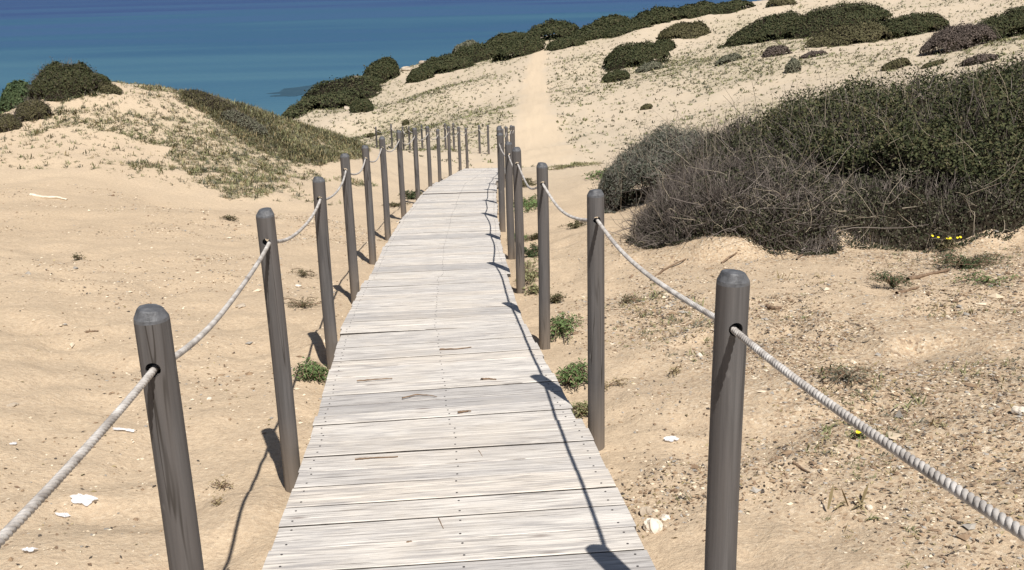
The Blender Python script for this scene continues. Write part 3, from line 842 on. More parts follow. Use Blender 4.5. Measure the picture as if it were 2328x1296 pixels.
def bush_px(label, u, vb, wpx, hpx, mat='far', ratio=0.75, seed=None, depth=None, name="shrub", slope=0.0, **kw):
    """stand a bush of the photo's apparent size on the ground point seen at (u, vb)"""
    p = hit(u, vb); d = (p - CAM) @ fw
    if kw.get('group') == G and wpx > 70: wpx *= 1.16; kw.setdefault('power', 1.7); kw.setdefault('lump', 0.32); kw.setdefault('ls', 2.6); hpx *= 1.05
    wm = wpx * d / F; hm = hpx * d / F
    ry = max(0.35 * wm * ratio, 0.45 * hm)
    r = ray(u, vb); r = r / r[1]
    c = (p[0] + r[0] * ry * 0.9, p[1] + ry * 0.9)
    n = int(np.clip(2600 * (wpx * hpx) ** 0.5 / 32, 900, 16000))
    leaf = kw.pop('leaf', float(np.clip(4.6 * d / F, 0.02, 0.16)))
    return bush(name, label, c, wm / 2, ry, hm * kw.pop('hk', 0.78), seed=seed if seed is not None else int(u * 7 + vb), n=kw.pop('n', n), leaf=leaf, mat=mat, yaw=kw.pop('yaw', 0.0), **kw)

# ------------------------------------------------------------------ shrubs on the far hillside
G = "dark shrubs on the far hillside"
bush_px("round dark shrub standing on the lip of the headland above the sea", 866, 190, 78, 55, 'far', ratio=1.0, group=G, lump=0.15, power=3)
bush_px("small dark shrub tucked below the round shrub on the headland", 838, 212, 52, 26, 'far', group=G)
_p = hit(742, 236)
bush("shrub", "wide dark green shrub on the slope falling to the sea past the dune", (_p[0] + 0.3, _p[1] + 0.5), 2.6, 9.0, 1.0, rad(-6), n=16000, leaf=0.14, mat='far', group=G, seed=77, lump=0.25, ls=2.5)
bush_px("small dark shrub halfway between the sea slope shrub and the headland", 822, 256, 58, 34, 'far', group=G)
bush_px("low left tip shrub of the long dark band along the ridge", 955, 186, 62, 34, 'far', group=G)
bush_px("second shrub from the left in the long band along the ridge", 1010, 168, 120, 44, 'far', group=G)
bush_px("third shrub from the left in the long band along the ridge", 1082, 142, 120, 46, 'far', group=G)
bush_px("grey topped shrub behind the long ridge band against the sea", 1058, 116, 62, 26, 'grey', group=G)
bush_px("dark shrub of the ridge band with a flat lower edge left of the sandy track", 1180, 130, 110, 50, 'far', group=G)
bush_px("low dark shrub joining the ridge band behind, against the sea", 1150, 100, 90, 30, 'far', group=G)
bush_px("broad rounded shrub on the skyline above the top of the sandy track", 1250, 92, 120, 46, 'far', group=G, ratio=0.9)
bush_px("low shrub right of the top of the sandy track", 1285, 110, 76, 28, 'far', group=G)
bush_px("dark shrub second right from the top of the sandy track", 1342, 92, 92, 34, 'far', group=G)
bush_px("flat topped shrub on the skyline right of the broad rounded one", 1384, 66, 84, 32, 'far', group=G)
bush_px("dark ridge shrub below the flat topped skyline shrub", 1425, 76, 96, 28, 'far', group=G)
bush_px("tall green ridge shrub where the sea leaves the skyline", 1490, 56, 110, 40, 'far', group=G)
bush_px("long low ridge shrub right of the tall green one", 1580, 40, 110, 30, 'far', group=G)
bush_px("dark shrub at the top edge of the picture on the ridge", 1655, 30, 100, 26, 'far', group=G)
bush_px("brown green shrub standing alone under the ridge line", 1555, 88, 104, 38, 'olive', group=G)
bush_px("big dark oval shrub in the middle of the hillside", 1446, 152, 140, 62, 'far', group=G, ratio=0.9, lump=0.18)
bush_px("small dark shrub at the right shoulder of the big oval one", 1508, 118, 56, 28, 'far', group=G)
bush_px("small dark oval shrub below the big oval one", 1400, 186, 66, 30, 'far', group=G)
bush_px("flat grey shrub just right of the small dark oval one", 1476, 162, 64, 20, 'grey', group=G, n=1200)
bush_px("upper long green mound shrub high on the right hillside, left half", 1745, 96, 170, 62, 'far', ratio=0.8, group=G, lean=0.4, lump=0.16)
bush_px("upper long green mound shrub high on the right hillside, right half", 1900, 72, 225, 66, 'far', ratio=0.8, group=G, lump=0.16)
bush_px("lower long mound shrub in front of the upper green mound, brown at its left end", 1930, 104, 190, 48, 'olive', ratio=0.8, group=G, lean=0.3, lump=0.18)
bush_px("dark right end shrub of the lower long mound", 2060, 84, 170, 56, 'far', ratio=0.8, group=G, lump=0.18)
bush_px("purple brown leafless shrub on the right hillside near the frame edge", 2175, 116, 150, 66, 'purple', ratio=0.8, group=G, twigs=1500)
bush_px("dark green shrub at the right frame edge beside the purple brown one", 2290, 88, 170, 74, 'far', ratio=0.8, group=G)
bush_px("brown low shrub on the skyline above the long green mound", 1775, 14, 70, 20, 'olive', group=G, n=1200)
bush_px("pale grey shrub on the sand below the left tip of the long green mound", 1655, 142, 62, 20, 'grey', group=G, n=1100)
bush_px("grey brown shrub under the middle of the long green mound", 1765, 128, 64, 24, 'purple', group=G, n=1200)
bush_px("small brown shrub right under the long green mound", 1850, 130, 62, 15, 'purple', group=G, n=900)
bush_px("upright grey shrub alone on the bare sand of the right hillside", 1802, 166, 38, 34, 'grey', group=G, n=1000)
bush_px("low brown shrub on the sand above the large thicket", 2035, 158, 66, 24, 'olive', group=G, n=1200)
bush_px("flat olive shrub right of the low brown one above the large thicket", 2120, 152, 52, 12, 'olive', group=G, n=700)
bush_px("brown shrub on bare sand below the purple brown shrub", 2225, 146, 80, 22, 'purple', group=G, n=1200)
bush_px("tiny dark shrub low on the hillside right of the sandy track", 1470, 250, 28, 13, 'olive', group=G, n=500)
G2 = "small shrubs behind the left rope posts"
bush_px("tiny dark shrub on the sand above the eighth left post", 922, 286, 17, 13, 'olive', group=G2, n=450)
bush_px("tiny dark shrub touching the top of the seventh left post", 934, 304, 24, 11, 'olive', group=G2, n=450)
bush_px("tiny dark shrub above the sixth left post", 860, 308, 14, 12, 'olive', group=G2, n=400)
bush_px("tiny brown shrub left of the fifth left post's top", 842, 312, 16, 10, 'olive', group=G2, n=400)

# ------------------------------------------------------------------ shrubs on the left dune
G3 = "shrubs on the left dune"
bush_px("big dark rounded shrub on the crest of the left dune", 150, 224, 165, 84, 'far', ratio=0.9, group=G3, lump=0.2, n=14000, leaf=0.035, twigs=900)
bush_px("dark tail shrub trailing right from the big dune shrub", 212, 190, 80, 26, 'far', group=G3, leaf=0.035, n=2500)
bush_px("bright green leafy shrub left of the big dark dune shrub", 40, 244, 80, 62, 'fresh', ratio=0.9, group=G3, leaf=0.06, n=3500)
bush_px("brown green low shrub on the left shoulder of the dune", 78, 276, 86, 46, 'olive', group=G3, leaf=0.03, n=4500, twigs=500)
bush_px("dull brown shrub at the left frame edge low on the dune", 12, 300, 80, 36, 'olive', group=G3, leaf=0.03, n=3500, twigs=400)
bush_px("purple grey leafless shrub at the left foot of the big dark dune shrub", 88, 222, 34, 42, 'purple', group=G3, leaf=0.03, n=1600, twigs=300)
bush_px("low green shrub on the dune crest right of the dark tail shrub", 245, 212, 70, 20, 'olive', group=G3, leaf=0.03, n=1800)
bush_px("brown shrub like a tuft on the dune crest above the grassy flank", 480, 250, 120, 26, 'olive', group=G3, leaf=0.03, n=3000, twigs=400)
bush_px("grey green shrub in the middle of the dune's right flank", 560, 300, 110, 34, 'grey', group=G3, leaf=0.028, n=3000, twigs=300)

# ------------------------------------------------------------------ the large thicket on the right
G4 = "the thicket of shrubs on the right"
bush("thicket_shrub", "dark green leafy shrub filling the right of the picture", (4.75, 11.5), 2.55, 2.95, 1.07, rad(8), n=150000, leaf=0.034, mat='green', jitter=0.85, group=G4, lump=0.50, ls=6.0, seed=5, twigs=5000, stems=16, power=3.0, shell=0.16, core=0.70)
bush("thicket_shrub", "deep green shrub at the right frame edge behind the leafy one", (7.3, 13.0), 2.0, 2.2, 1.28, 0, n=50000, leaf=0.042, mat='green', jitter=0.8, group=G4, lump=0.45, ls=5, seed=6, twigs=1200, stems=8, power=2.6, core=0.72, shell=0.15)
bush("thicket_shrub", "half bare shrub in the middle of the thicket, brown twigs mixed with green", (3.45, 11.7), 1.6, 2.2, 0.84, rad(10), n=70000, leaf=0.032, mat='mix', jitter=0.9, group=G4, lump=0.48, ls=5, seed=8, twigs=7000, stems=8, power=2.4, core=0.68, shell=0.16)
bush("thicket_shrub", "brown leafless twiggy shrub nearest the boardwalk rope", (2.18, 9.5), 0.98, 1.2, 0.48, rad(10), n=36000, leaf=0.024, mat='mix', jitter=1.0, group=G4, lump=0.55, ls=3.5, seed=9, twigs=8500, stems=14, power=1.9, core=0.5, lean=0.35)
bush("thicket_shrub", "grey green feathery shrub at the left end of the thicket", (2.2, 13.6), 1.0, 1.8, 0.78, rad(-5), n=42000, leaf=0.05, mat='heath', jitter=0.6, group=G4, lump=0.3, ls=2.5, seed=10, twigs=1200, stems=6, thin=0.2, power=2.2)
bush("thicket_shrub", "low grey brown scrub fringing the foot of the leafy green shrub", (4.3, 9.25), 1.9, 0.85, 0.38, rad(3), n=26000, leaf=0.026, mat='mix', jitter=1.0, group=G4, lump=0.55, ls=2.5, seed=12, twigs=4500, stems=10, power=1.9, core=0.5)

# long bare stems standing out of the thicket: each leaves from a shrub crown
def bare_twigs(parent, n, region, lo, hi, seed, mat='paletwig', r0=0.0045, up=0.9, wig=0.35):
    rng = np.random.default_rng(seed)
    o = [c for c in bpy.data.objects if c.parent == parent and c.name.startswith('foliage')][0]
    co = np.empty(len(o.data.vertices) * 3, np.float32); o.data.vertices.foreach_get('co', co); co = co.reshape(-1, 3)
    pick = co[rng.integers(0, len(co), n * 6)]
    keep = region(pick + np.array(parent.location)); pick = pick[keep][:n]
    m_ = len(pick); k = 9
    D = norm(np.stack([rng.normal(-0.1, 0.5, m_), rng.normal(-0.15, 0.4, m_), np.full(m_, up)], 1))
    Lg = rng.uniform(lo, hi, m_)
    s_ = np.linspace(-0.35, 1, k)
    cv = rng.normal(0, wig, (m_, 3)); cw = rng.normal(0, wig * 0.6, (m_, 3))
    Q = pick[:, None] + D[:, None] * (s_[None, :, None] * Lg[:, None, None]) + (cv[:, None] * (s_ ** 2)[None, :, None] + cw[:, None] * np.sin(s_ * 5)[None, :, None] * 0.25) * Lg[:, None, None]
    Rr = r0 * rng.uniform(0.5, 1.2, m_)[:, None] * np.linspace(1.2, 0.35, k)[None]
    parts = [tubes(Q, Rr, 4)]
    # side shoots
    j = rng.integers(3, 7, m_); a = Q[np.arange(m_), j]; tg = norm(Q[np.arange(m_), j + 1] - Q[np.arange(m_), j - 1])
    D2 = norm(tg + rng.normal(0, 0.6, (m_, 3)) + [0, 0, 0.2])
    s2 = np.linspace(0, 1, 5)
    Q2 = a[:, None] + D2[:, None] * (s2[None, :, None] * Lg[:, None, None] * 0.45) + cv[:, None] * ((s2 ** 2)[None, :, None] * Lg[:, None, None] * -0.3)
    parts.append(tubes(Q2, Rr[:, 4:] * 0.7, 4))
    V, Fq = join(parts)
    tag(link("bare_stems", npmesh("bare_stems", V, Fq, M[mat], smooth=True), parent), kind="stuff")
TS = [o for o in bpy.data.objects if o.name.startswith("thicket_shrub") and o.parent is None]
TS.sort(key=lambda o: o.name)
anyw = lambda P: np.ones(len(P), bool)
bare_twigs(TS[0], 330, anyw, 0.15, 0.42, 31)
bare_twigs(TS[1], 110, anyw, 0.15, 0.45, 32)
bare_twigs(TS[2], 260, anyw, 0.15, 0.42, 33)
bare_twigs(TS[3], 240, anyw, 0.10, 0.28, 34, up=0.45, wig=0.8, r0=0.004)
bare_twigs(TS[3], 1100, anyw, 0.08, 0.26, 36, mat='twig', up=0.2, wig=0.9, r0=0.0045)
bare_twigs(TS[4], 260, anyw, 0.10, 0.30, 35, r0=0.003)
bare_twigs(TS[5], 160, anyw, 0.08, 0.24, 37, up=0.5, wig=0.8, r0=0.0038)
bare_twigs(TS[2], 420, anyw, 0.12, 0.36, 38, mat='twig', up=0.5, wig=0.7, r0=0.0042)

# ------------------------------------------------------------------ loose cover on the sand (nobody could count it)
def scatter_xy(n, x0, x1, y0, y1, dens, rng, near=True):
    out = []; tot = 0
    while tot < n:
        m_ = 40000
        x = rng.uniform(x0, x1, m_); y = rng.uniform(y0, y1, m_)
        k = rng.random(m_) < dens(x, y)
        out.append(np.stack([x[k], y[k]], 1)); tot += int(k.sum())
        if len(out) > 60: break
    return np.concatenate(out)[:n]

def offdeck(x, y, gap=0.66): return np.abs(x - np.interp(y, DCY, DCX)) > gap

def pebbles(P, size, rng, flat=0.6):
    n = len(P)
    base = np.array([[1, 0, 0], [0, 1, 0], [-1, 0, 0], [0, -1, 0], [0, 0, 1], [0, 0, -1]], float)
    tri = np.array([[0, 1, 4], [1, 2, 4], [2, 3, 4], [3, 0, 4], [1, 0, 5], [2, 1, 5], [3, 2, 5], [0, 3, 5]])
    V = base[None] * rng.uniform(0.55, 1.25, (n, 6, 1)) + rng.normal(0, 0.12, (n, 6, 3))
    V *= size[:, None, None] * np.stack([rng.uniform(0.8, 1.5, n), rng.uniform(0.6, 1.0, n), rng.uniform(0.4, 1.0, n) * flat], 1)[:, None]
    a = rng.random(n) * 2 * PI; ca, sa = np.cos(a), np.sin(a)
    X = V[..., 0] * ca[:, None] - V[..., 1] * sa[:, None]; Y = V[..., 0] * sa[:, None] + V[..., 1] * ca[:, None]
    V = np.stack([X, Y, V[..., 2]], -1) + P[:, None]
    Fq = (tri[None] + (np.arange(n) * 6)[:, None, None]).reshape(-1, 3)
    return V.reshape(-1, 3), Fq, 8

rng = np.random.default_rng(101)
LC = [hit(u, v)[:2] for u, v in ((1540, 715), (1510, 700), (1580, 740), (1760, 700), (1800, 720), (1850, 740), (1960, 870), (1990, 930), (2210, 860), (1640, 1090), (1480, 1140), (1870, 760), (1930, 850), (1960, 900), (1500, 690), (2200, 850), (1850, 1060), (2290, 950), (1940, 1010))]
def clump(x, y, sg=0.16):
    r = 0
    for (a, b) in LC: r = r + np.exp(-((x - a) ** 2 + (y - b) ** 2) / (2 * sg * sg))
    return np.clip(r, 0, 1)
def dens_r(x, y):
    base = np.clip((x - (np.interp(y, DCY, DCX) + 0.66)) / 0.9, 0.02, 1) * np.clip((9.5 - y) / 3.5, 0.05, 1)
    n_ = np.clip((fbm(x * 1.3, y * 1.3, 81, 4) - 0.33) * 3.2, 0.06, 1)
    return np.clip(base * n_ + clump(x, y) * 0.9, 0, 1) * offdeck(x, y)
def dens_l(x, y):
    return np.clip((fbm(x * 1.1, y * 1.1, 91, 4) - 0.42) * 3.0, 0.02, 1) * offdeck(x, y)
A = scatter_xy(90000, -0.2, 6.5, 1.2, 10.5, dens_r, rng)
B = scatter_xy(12000, -8, -0.9, 1.2, 14, dens_l, rng)
XYp = np.concatenate([A, B])
sz = 0.0027 * np.exp(rng.normal(0, 0.55, len(XYp))) * (1 + 0.09 * XYp[:, 1])
near_c = clump(XYp[:, 0], XYp[:, 1], 0.10) > 0.5
sz = np.where(near_c & (rng.random(len(sz)) < 0.10), sz * 2.2, sz)
sz = np.where(XYp[:, 0] < -0.9, sz * 1.5, sz)
sz = np.minimum(sz, 0.013)
sz = np.where(rng.random(len(sz)) < 0.02, sz * 2.6, sz)
Z = ground(XYp[:, 0], XYp[:, 1]) + sz * 0.15
V, Fq, nfp = pebbles(np.column_stack([XYp, Z]), sz, rng)
mi = np.repeat(np.where(XYp[:, 0] < -0.9, rng.choice([0, 0, 0, 1, 1, 2], len(XYp)), rng.choice([0, 0, 1, 1, 1, 2, 2], len(XYp))), nfp)
tag(link("gravel", npmesh("gravel", V, Fq, [M['peb1'], M['peb2'], M['peb3']], mi)), "scattered grit, broken snail shells and pebbles lying on the sand", "gravel", kind="stuff")

# dead leaves, bark flakes and twiglets
A = scatter_xy(38000, 0.3, 6.5, 1.2, 10.5, lambda x, y: np.clip(dens_r(x, y) ** 1.5 + clump(x, y, 0.13), 0, 1), rng)
B = scatter_xy(5500, -8, -0.9, 1.2, 14, lambda x, y: dens_l(x, y) ** 1.3, rng)
Cc = scatter_xy(5000, 0.9, 8, 7.2, 10.2, lambda x, y: np.clip((y - 7.2) / 2.5, 0, 1) * 0.8, rng)
XYl = np.concatenate([A, B, Cc]); n_ = len(XYl)
Lh = rng.uniform(0.006, 0.024, n_) * (1 + 0.06 * XYl[:, 1])
P = np.column_stack([XYl, ground(XYl[:, 0], XYl[:, 1]) + 0.003])
N = norm(np.column_stack([rng.normal(0, 0.35, (n_, 2)), np.ones(n_)]))
V, Fq = leaves(P, N, Lh, Lh * rng.uniform(0.15, 0.6, n_), rng, 0.15)
tag(link("leaf_litter", npmesh("leaf_litter", V, Fq, [M['peb2'], M['stem'], M['straw']], rng.choice([0, 0, 1, 2], n_))), "dead leaves, bark flakes and twiglets lying on the sand", "leaf litter", kind="stuff")

# low tufts: blades fanning from a point
def tufts(XY, size, blades, rng, spread=0.8, width=0.06, droop=0.3):
    n = len(XY); m_ = n * blades
    base = np.repeat(np.column_stack([XY, ground(XY[:, 0], XY[:, 1])]), blades, 0)
    s = np.repeat(size, blades) * rng.uniform(0.5, 1.1, m_)
    a = rng.random(m_) * 2 * PI; el = rng.uniform(0.15, 1.0, m_) ** spread
    base[:, 0] += rng.normal(0, 0.35, m_) * s; base[:, 1] += rng.normal(0, 0.35, m_) * s
    D = np.stack([np.cos(a) * (1 - el * 0.6), np.sin(a) * (1 - el * 0.6), el], 1)
    W = np.stack([-np.sin(a), np.cos(a), 0 * a], 1) * (s * width)[:, None]
    mid = base + D * (s * 0.55)[:, None]; tip = base + D * s[:, None]; tip[:, 2] -= s * droop * (1 - el)
    V = np.stack([base - W * 0.6, base + W * 0.6, mid + W, mid - W, tip + W * 0.15, tip - W * 0.15], 1).reshape(-1, 3)
    ix = (np.arange(m_) * 6)[:, None]
    Fq = np.concatenate([ix + [0, 1, 2, 3], ix + [3, 2, 4, 5]], 1).reshape(-1, 4)
    return V, Fq, m_

def cover_obj(name, label, cat, XY, size, blades, mats, rng, **kw):
    V, Fq, m_ = tufts(XY, size, blades, rng, **kw)
    mi = np.repeat(rng.integers(0, len(mats), len(XY)), blades * 2)
    return tag(link(name, npmesh(name, V, Fq, mats, mi)), label, cat, kind="stuff")

# hillside
A = scatter_xy(42000, -11, 34, 27, 72, lambda x, y: np.clip(cover_density(x, y) * 0.80 + 0.14 * (trackdist(x, y) > 1.05), 0, 1) * (0.35 + 0.65 * (y < 55)), rng)
sz = 0.052 * np.exp(rng.normal(0, 0.6, len(A))) * (1 + 0.018 * (A[:, 1] - 27)); sz = np.minimum(sz, 0.13)
cover_obj("ground_cover", "sparse low grey green plants dotting the far hillside", "ground cover", A, sz, 8, [M['sage'], M['olive'], M['sage'], M['grey']], rng, spread=2.2, width=0.18)
# dune
A = scatter_xy(20000, -16, -1.6, 12, 27, lambda x, y: np.clip(dune_density(x, y) * 0.9 + 0.06 * (y > 15) * (zbase(x, y) > -3.3), 0, 1), rng)
sz = 0.05 * np.minimum(np.exp(rng.normal(0, 0.45, len(A))), 2.0)
cover_obj("dune_grass", "patchy grey green and straw coloured grass on the left dune", "grass", A, sz, 11, [M['sage'], M['olive'], M['straw'], M['sage'], M['grey']], rng, spread=1.6, width=0.08)
A = scatter_xy(15000, -13, -1.6, 14, 27, lambda x, y: inpoly(x, y, DUNE_FLANK) * np.clip((fbm(x * 1.2, y * 1.2, 95, 3) - 0.25) * 4, 0.2, 1), rng)
cover_obj("dune_grass", "dense brown green grass on the right flank of the left dune", "grass", A, 0.075 * np.minimum(np.exp(rng.normal(0, 0.35, len(A))), 1.8) * (0.6 + 0.8 * fbm(A[:, 0] * 0.9, A[:, 1] * 0.9, 99, 3)), 11, [M['olive'], M['sage'], M['grey'], M['straw'], M['olive']], rng, spread=1.2, width=0.05)
# thin sprigs on the right
A = scatter_xy(1500, 0.6, 6.5, 1.3, 9.5, lambda x, y: np.clip(dens_r(x, y) ** 2 * (fbm(x * 2, y * 2, 97, 3) > 0.5), 0, 1), rng)
cover_obj("ground_cover", "thin grey green sprigs among the grit right of the boardwalk", "ground cover", A, 0.028 * np.exp(rng.normal(0, 0.4, len(A))), 10, [M['sage'], M['sage'], M['grey'], M['straw']], rng, spread=1.1, width=0.07)

# ------------------------------------------------------------------ low leafy plants, one by one
def low_plant(label, u, v, r, h, mat='succ', n=700, leaf=0.022, seed=0, flowers=0, ry=None, cat="plant", group="low plants on the sand", thin=0.4, sprawl=0.5):
    rng = np.random.default_rng(seed + int(u) * 3 + int(v))
    p = hit(u, v); cx, cy = float(p[0]), float(p[1]); z0 = float(ground(cx, cy)); ry = ry or r
    t = empty("low_plant", (cx, cy, z0)); tag(t, label, cat, group)
    # runners with leaves along them
    m_ = max(8, int(n / 28)); k = 7
    a = rng.random(m_) * 2 * PI; L = rng.uniform(0.35, 1.1, m_)
    s_ = np.linspace(0, 1, k)
    hh = rng.uniform(0.2, 1.0, m_) * h
    Q = np.zeros((m_, k, 3)); bend = rng.normal(0, 0.6, m_)
    ang = a[:, None] + bend[:, None] * s_
    Q[..., 0] = (np.cos(ang) * s_ * L[:, None]) * r; Q[..., 1] = (np.sin(ang) * s_ * L[:, None]) * ry
    Q[..., 2] = hh[:, None] * np.sin(s_ * PI * 0.75) + 0.006
    Q[..., 2] += ground(cx + Q[..., 0], cy + Q[..., 1]) - z0
    V, Fq = tubes(Q, np.full((m_, k), 0.0022), 4)
    link("stems", npmesh("stems", V, Fq, M['stick'], smooth=True), t)
    idx = rng.integers(0, m_, n); q = rng.random(n) ** 0.7 * (k - 1.001); i0 = q.astype(int); fr = (q - i0)[:, None]
    C = Q[idx, i0] * (1 - fr) + Q[idx, i0 + 1] * fr + rng.normal(0, 0.011, (n, 3)); C[:, 2] = np.abs(C[:, 2] - (ground(cx + C[:, 0], cy + C[:, 1]) - z0)) + (ground(cx + C[:, 0], cy + C[:, 1]) - z0)
    N = norm(np.column_stack([rng.normal(0, 0.6, (n, 2)), np.full(n, 0.8)]))
    sz = leaf * rng.uniform(0.6, 1.3, n)
    V, Fq = leaves(C, N, sz, sz * thin, rng, 0.2)
    link("leaves", npmesh("leaves", V, Fq, M[mat]), t)
    for f in range(flowers):
        b = bmesh.new(); rr = 0.012
        for i in range(9):
            an = 2 * PI * i / 9
            c0 = Vector((0, 0, 0)); d = Vector((math.cos(an), math.sin(an), 0.25)); s2 = Vector((-math.sin(an), math.cos(an), 0)) * 0.35
            b.faces.new([b.verts.new(x) for x in (c0, (d * 0.6 + s2) * rr, d * rr * 1.1, (d * 0.6 - s2) * rr)])
        fm = bpy.data.meshes.new("flower"); b.to_mesh(fm); b.free(); fm.materials.append(M['flower'])
        an = rng.random() * 2 * PI; q_ = rng.uniform(0.1, 0.8) * r
        fo = link("flower", fm, t, (math.cos(an) * q_, math.sin(an) * q_ - 0.02, h * rng.uniform(0.8, 1.15) + 0.012))
        fo.rotation_euler = (rng.uniform(0.2, 0.9), rng.uniform(-0.4, 0.4), 0)
    return t
low_plant("bushy green succulent against the left edge of the boardwalk, behind the second left post", 716, 862, 0.12, 0.075, 'succ', 1500, 0.02)
low_plant("green trailing plant between the boardwalk and the second right post", 1306, 868, 0.13, 0.09, 'succ', 1500, 0.022, ry=0.2)
low_plant("dry tangle of runners just right of the second right post", 1385, 880, 0.12, 0.03, 'straw', 260, 0.014)
low_plant("dull green tuft at the foot of the second right post", 1322, 950, 0.07, 0.07, 'sage', 420, 0.02)
low_plant("yellow green mat plant right of the third right post", 1282, 752, 0.16, 0.08, 'succ', 1300, 0.022, ry=0.25)
low_plant("grey green trailing plant beyond the fourth right post", 1205, 632, 0.14, 0.09, 'sage', 900, 0.025, ry=0.4)
low_plant("dark green mat beside the boardwalk between the third and fourth right posts", 1206, 585, 0.13, 0.1, 'fresh', 900, 0.028, ry=0.3)
low_plant("small green sprig at the right edge of the boardwalk before the third right post", 1262, 690, 0.10, 0.06, 'olive', 500, 0.02)
low_plant("little green plant hugging the right board ends beyond the fourth right post", 1176, 548, 0.12, 0.07, 'succ', 600, 0.026, ry=0.3)
low_plant("olive weed between the third and fourth right posts on the sand", 1218, 665, 0.12, 0.05, 'sage', 500, 0.022)
low_plant("brownish weed in the strip of sand right of the fourth right post", 1215, 545, 0.16, 0.05, 'olive', 500, 0.028)
low_plant("wide low green mat on the sand right of the fifth right post", 1204, 470, 0.32, 0.08, 'succ', 1600, 0.035, ry=1.2)
low_plant("green mat farther along the right of the boardwalk, before the slim posts", 1196, 420, 0.3, 0.08, 'olive', 1200, 0.04, ry=0.9)
low_plant("small green plant at the left edge of the boardwalk beside the seventh left post", 936, 452, 0.22, 0.12, 'fresh', 1300, 0.035, ry=0.35)
low_plant("olive plant on the sand left of the seventh left post", 902, 470, 0.25, 0.06, 'olive', 600, 0.03)
low_plant("small leafy plant on the sand at the left end of the weedy strip", 2028, 655, 0.17, 0.10, 'fresh', 700, 0.024, thin=0.25)
low_plant("broad green weed patch on the sand below the green shrub", 2190, 610, 0.38, 0.12, 'fresh', 1500, 0.026, ry=0.25, thin=0.25)
low_plant("sparse leafy weed right of the broad green patch", 2245, 645, 0.26, 0.05, 'succ', 420, 0.02)
low_plant("small weed with yellow flowers by the foot of the green shrub", 2146, 568, 0.15, 0.10, 'olive', 420, 0.024, flowers=7)
low_plant("grey green feathery weed seen above the right near rope", 1925, 868, 0.12, 0.07, 'grey', 650, 0.018, thin=0.2)
low_plant("tiny weed with yellow flowers right under the near right rope", 1955, 998, 0.045, 0.04, 'succ', 160, 0.012, flowers=3)
low_plant("straggly brown weed left of the near right post", 1530, 850, 0.09, 0.03, 'straw', 150, 0.014)
low_plant("brown straggly plant on the sand above the first thicket twigs", 1420, 690, 0.14, 0.03, 'olive', 260, 0.016)
low_plant("sprawling olive weed between the fence and the thicket", 1310, 518, 0.22, 0.06, 'olive', 500, 0.03)
low_plant("thin dry weed on the sand between the second and third left posts", 690, 628, 0.16, 0.06, 'olive', 380, 0.022, thin=0.2)
low_plant("larger dry weed on the sand just left of the third left post", 690, 700, 0.17, 0.06, 'olive', 480, 0.022, thin=0.2)
low_plant("dark little weed alone on the open sand left of the boardwalk", 178, 592, 0.06, 0.04, 'olive', 160, 0.018)
low_plant("small dry weed near the top of the second left post", 516, 500, 0.13, 0.05, 'olive', 260, 0.022)
low_plant("straw weed beside the rope shadow low on the left", 505, 1115, 0.05, 0.02, 'straw', 160, 0.01)
low_plant("tiny straw weed under the larger one low on the left", 495, 1148, 0.03, 0.015, 'straw', 90, 0.01)
low_plant("light green mat at the foot of the grey green thicket shrub", 1390, 402, 0.5, 0.10, 'succ', 1300, 0.05, ry=0.7)
low_plant("pale green plants on the sand left of the grey green thicket shrub", 1300, 378, 0.7, 0.10, 'sage', 1200, 0.05, ry=0.8)

# ------------------------------------------------------------------ litter, stones and sticks, one by one
def lumpy(name, label, u, v, sx, sy, sz_, mat, cat, seed=0, sink=0.3, group=None, sub=3, rough=0.35):
    p = hit(u, v); x, y = float(p[0]), float(p[1])
    b = bmesh.new(); bmesh.ops.create_icosphere(b, subdivisions=sub, radius=1.0)
    rg = random.Random(seed + int(u)); ox = rg.uniform(0, 50)
    for vv in b.verts:
        c = vv.co; q = 1 + rough * (float(fbm(c.x * 1.6 + ox, c.y * 1.6 + c.z * 1.3, seed, 3)) - 0.5) * 2
        vv.co = Vector((c.x * sx * q, c.y * sy * q, c.z * sz_ * q))
    me = bpy.data.meshes.new(name); b.to_mesh(me); b.free(); me.materials.append(M[mat])
    o = link(name, me, None, (x, y, float(ground(x, y)) + sz_ * (1 - 2 * sink))); o.rotation_euler = (0, 0, rg.uniform(0, 6))
    return tag(o, label, cat, group)

def film(name, label, u, v, sx, sy, h, seed=0, mat='plastic', cat="plastic scrap", group="scraps of clear plastic on the sand"):
    """crumpled thin sheet with real thickness"""
    p = hit(u, v); x, y = float(p[0]), float(p[1]); n = 15
    gx_, gy_ = np.meshgrid(np.linspace(-1, 1, n), np.linspace(-1, 1, n))
    ang = np.arctan2(gy_, gx_); edge = 0.45 + 1.1 * (fbm(np.cos(ang) * 2 + seed, np.sin(ang) * 2, seed, 3))
    X = gx_ * np.sqrt(1 - gy_ ** 2 / 2) * sx * edge; Y = gy_ * np.sqrt(1 - gx_ ** 2 / 2) * sy * edge
    Z = ground(x + X, y + Y) + 0.004 + h * (fbm(gx_ * 1.6 + seed, gy_ * 1.6, seed + 4, 3)) * (1 - 0.5 * (gx_ ** 2 + gy_ ** 2) * 0.5)
    z0 = float(ground(x, y)); ix = np.arange(n * n).reshape(n, n)
    Fq = np.stack([ix[:-1, :-1], ix[:-1, 1:], ix[1:, 1:], ix[1:, :-1]], -1).reshape(-1, 4)
    o = link(name, npmesh(name, np.stack([X, Y, Z - z0], -1).reshape(-1, 3), Fq, M[mat], smooth=False), None, (x, y, z0))
    md = o.modifiers.new("thickness", 'SOLIDIFY'); md.thickness = 0.0012
    return tag(o, label, cat, group)
film("plastic_scrap", "crumpled clear plastic scrap on the sand below the near left rope", 190, 1146, 0.045, 0.022, 0.03, 3)
film("plastic_scrap", "thin long clear plastic scrap left of the nearest left post", 283, 984, 0.048, 0.015, 0.02, 5)
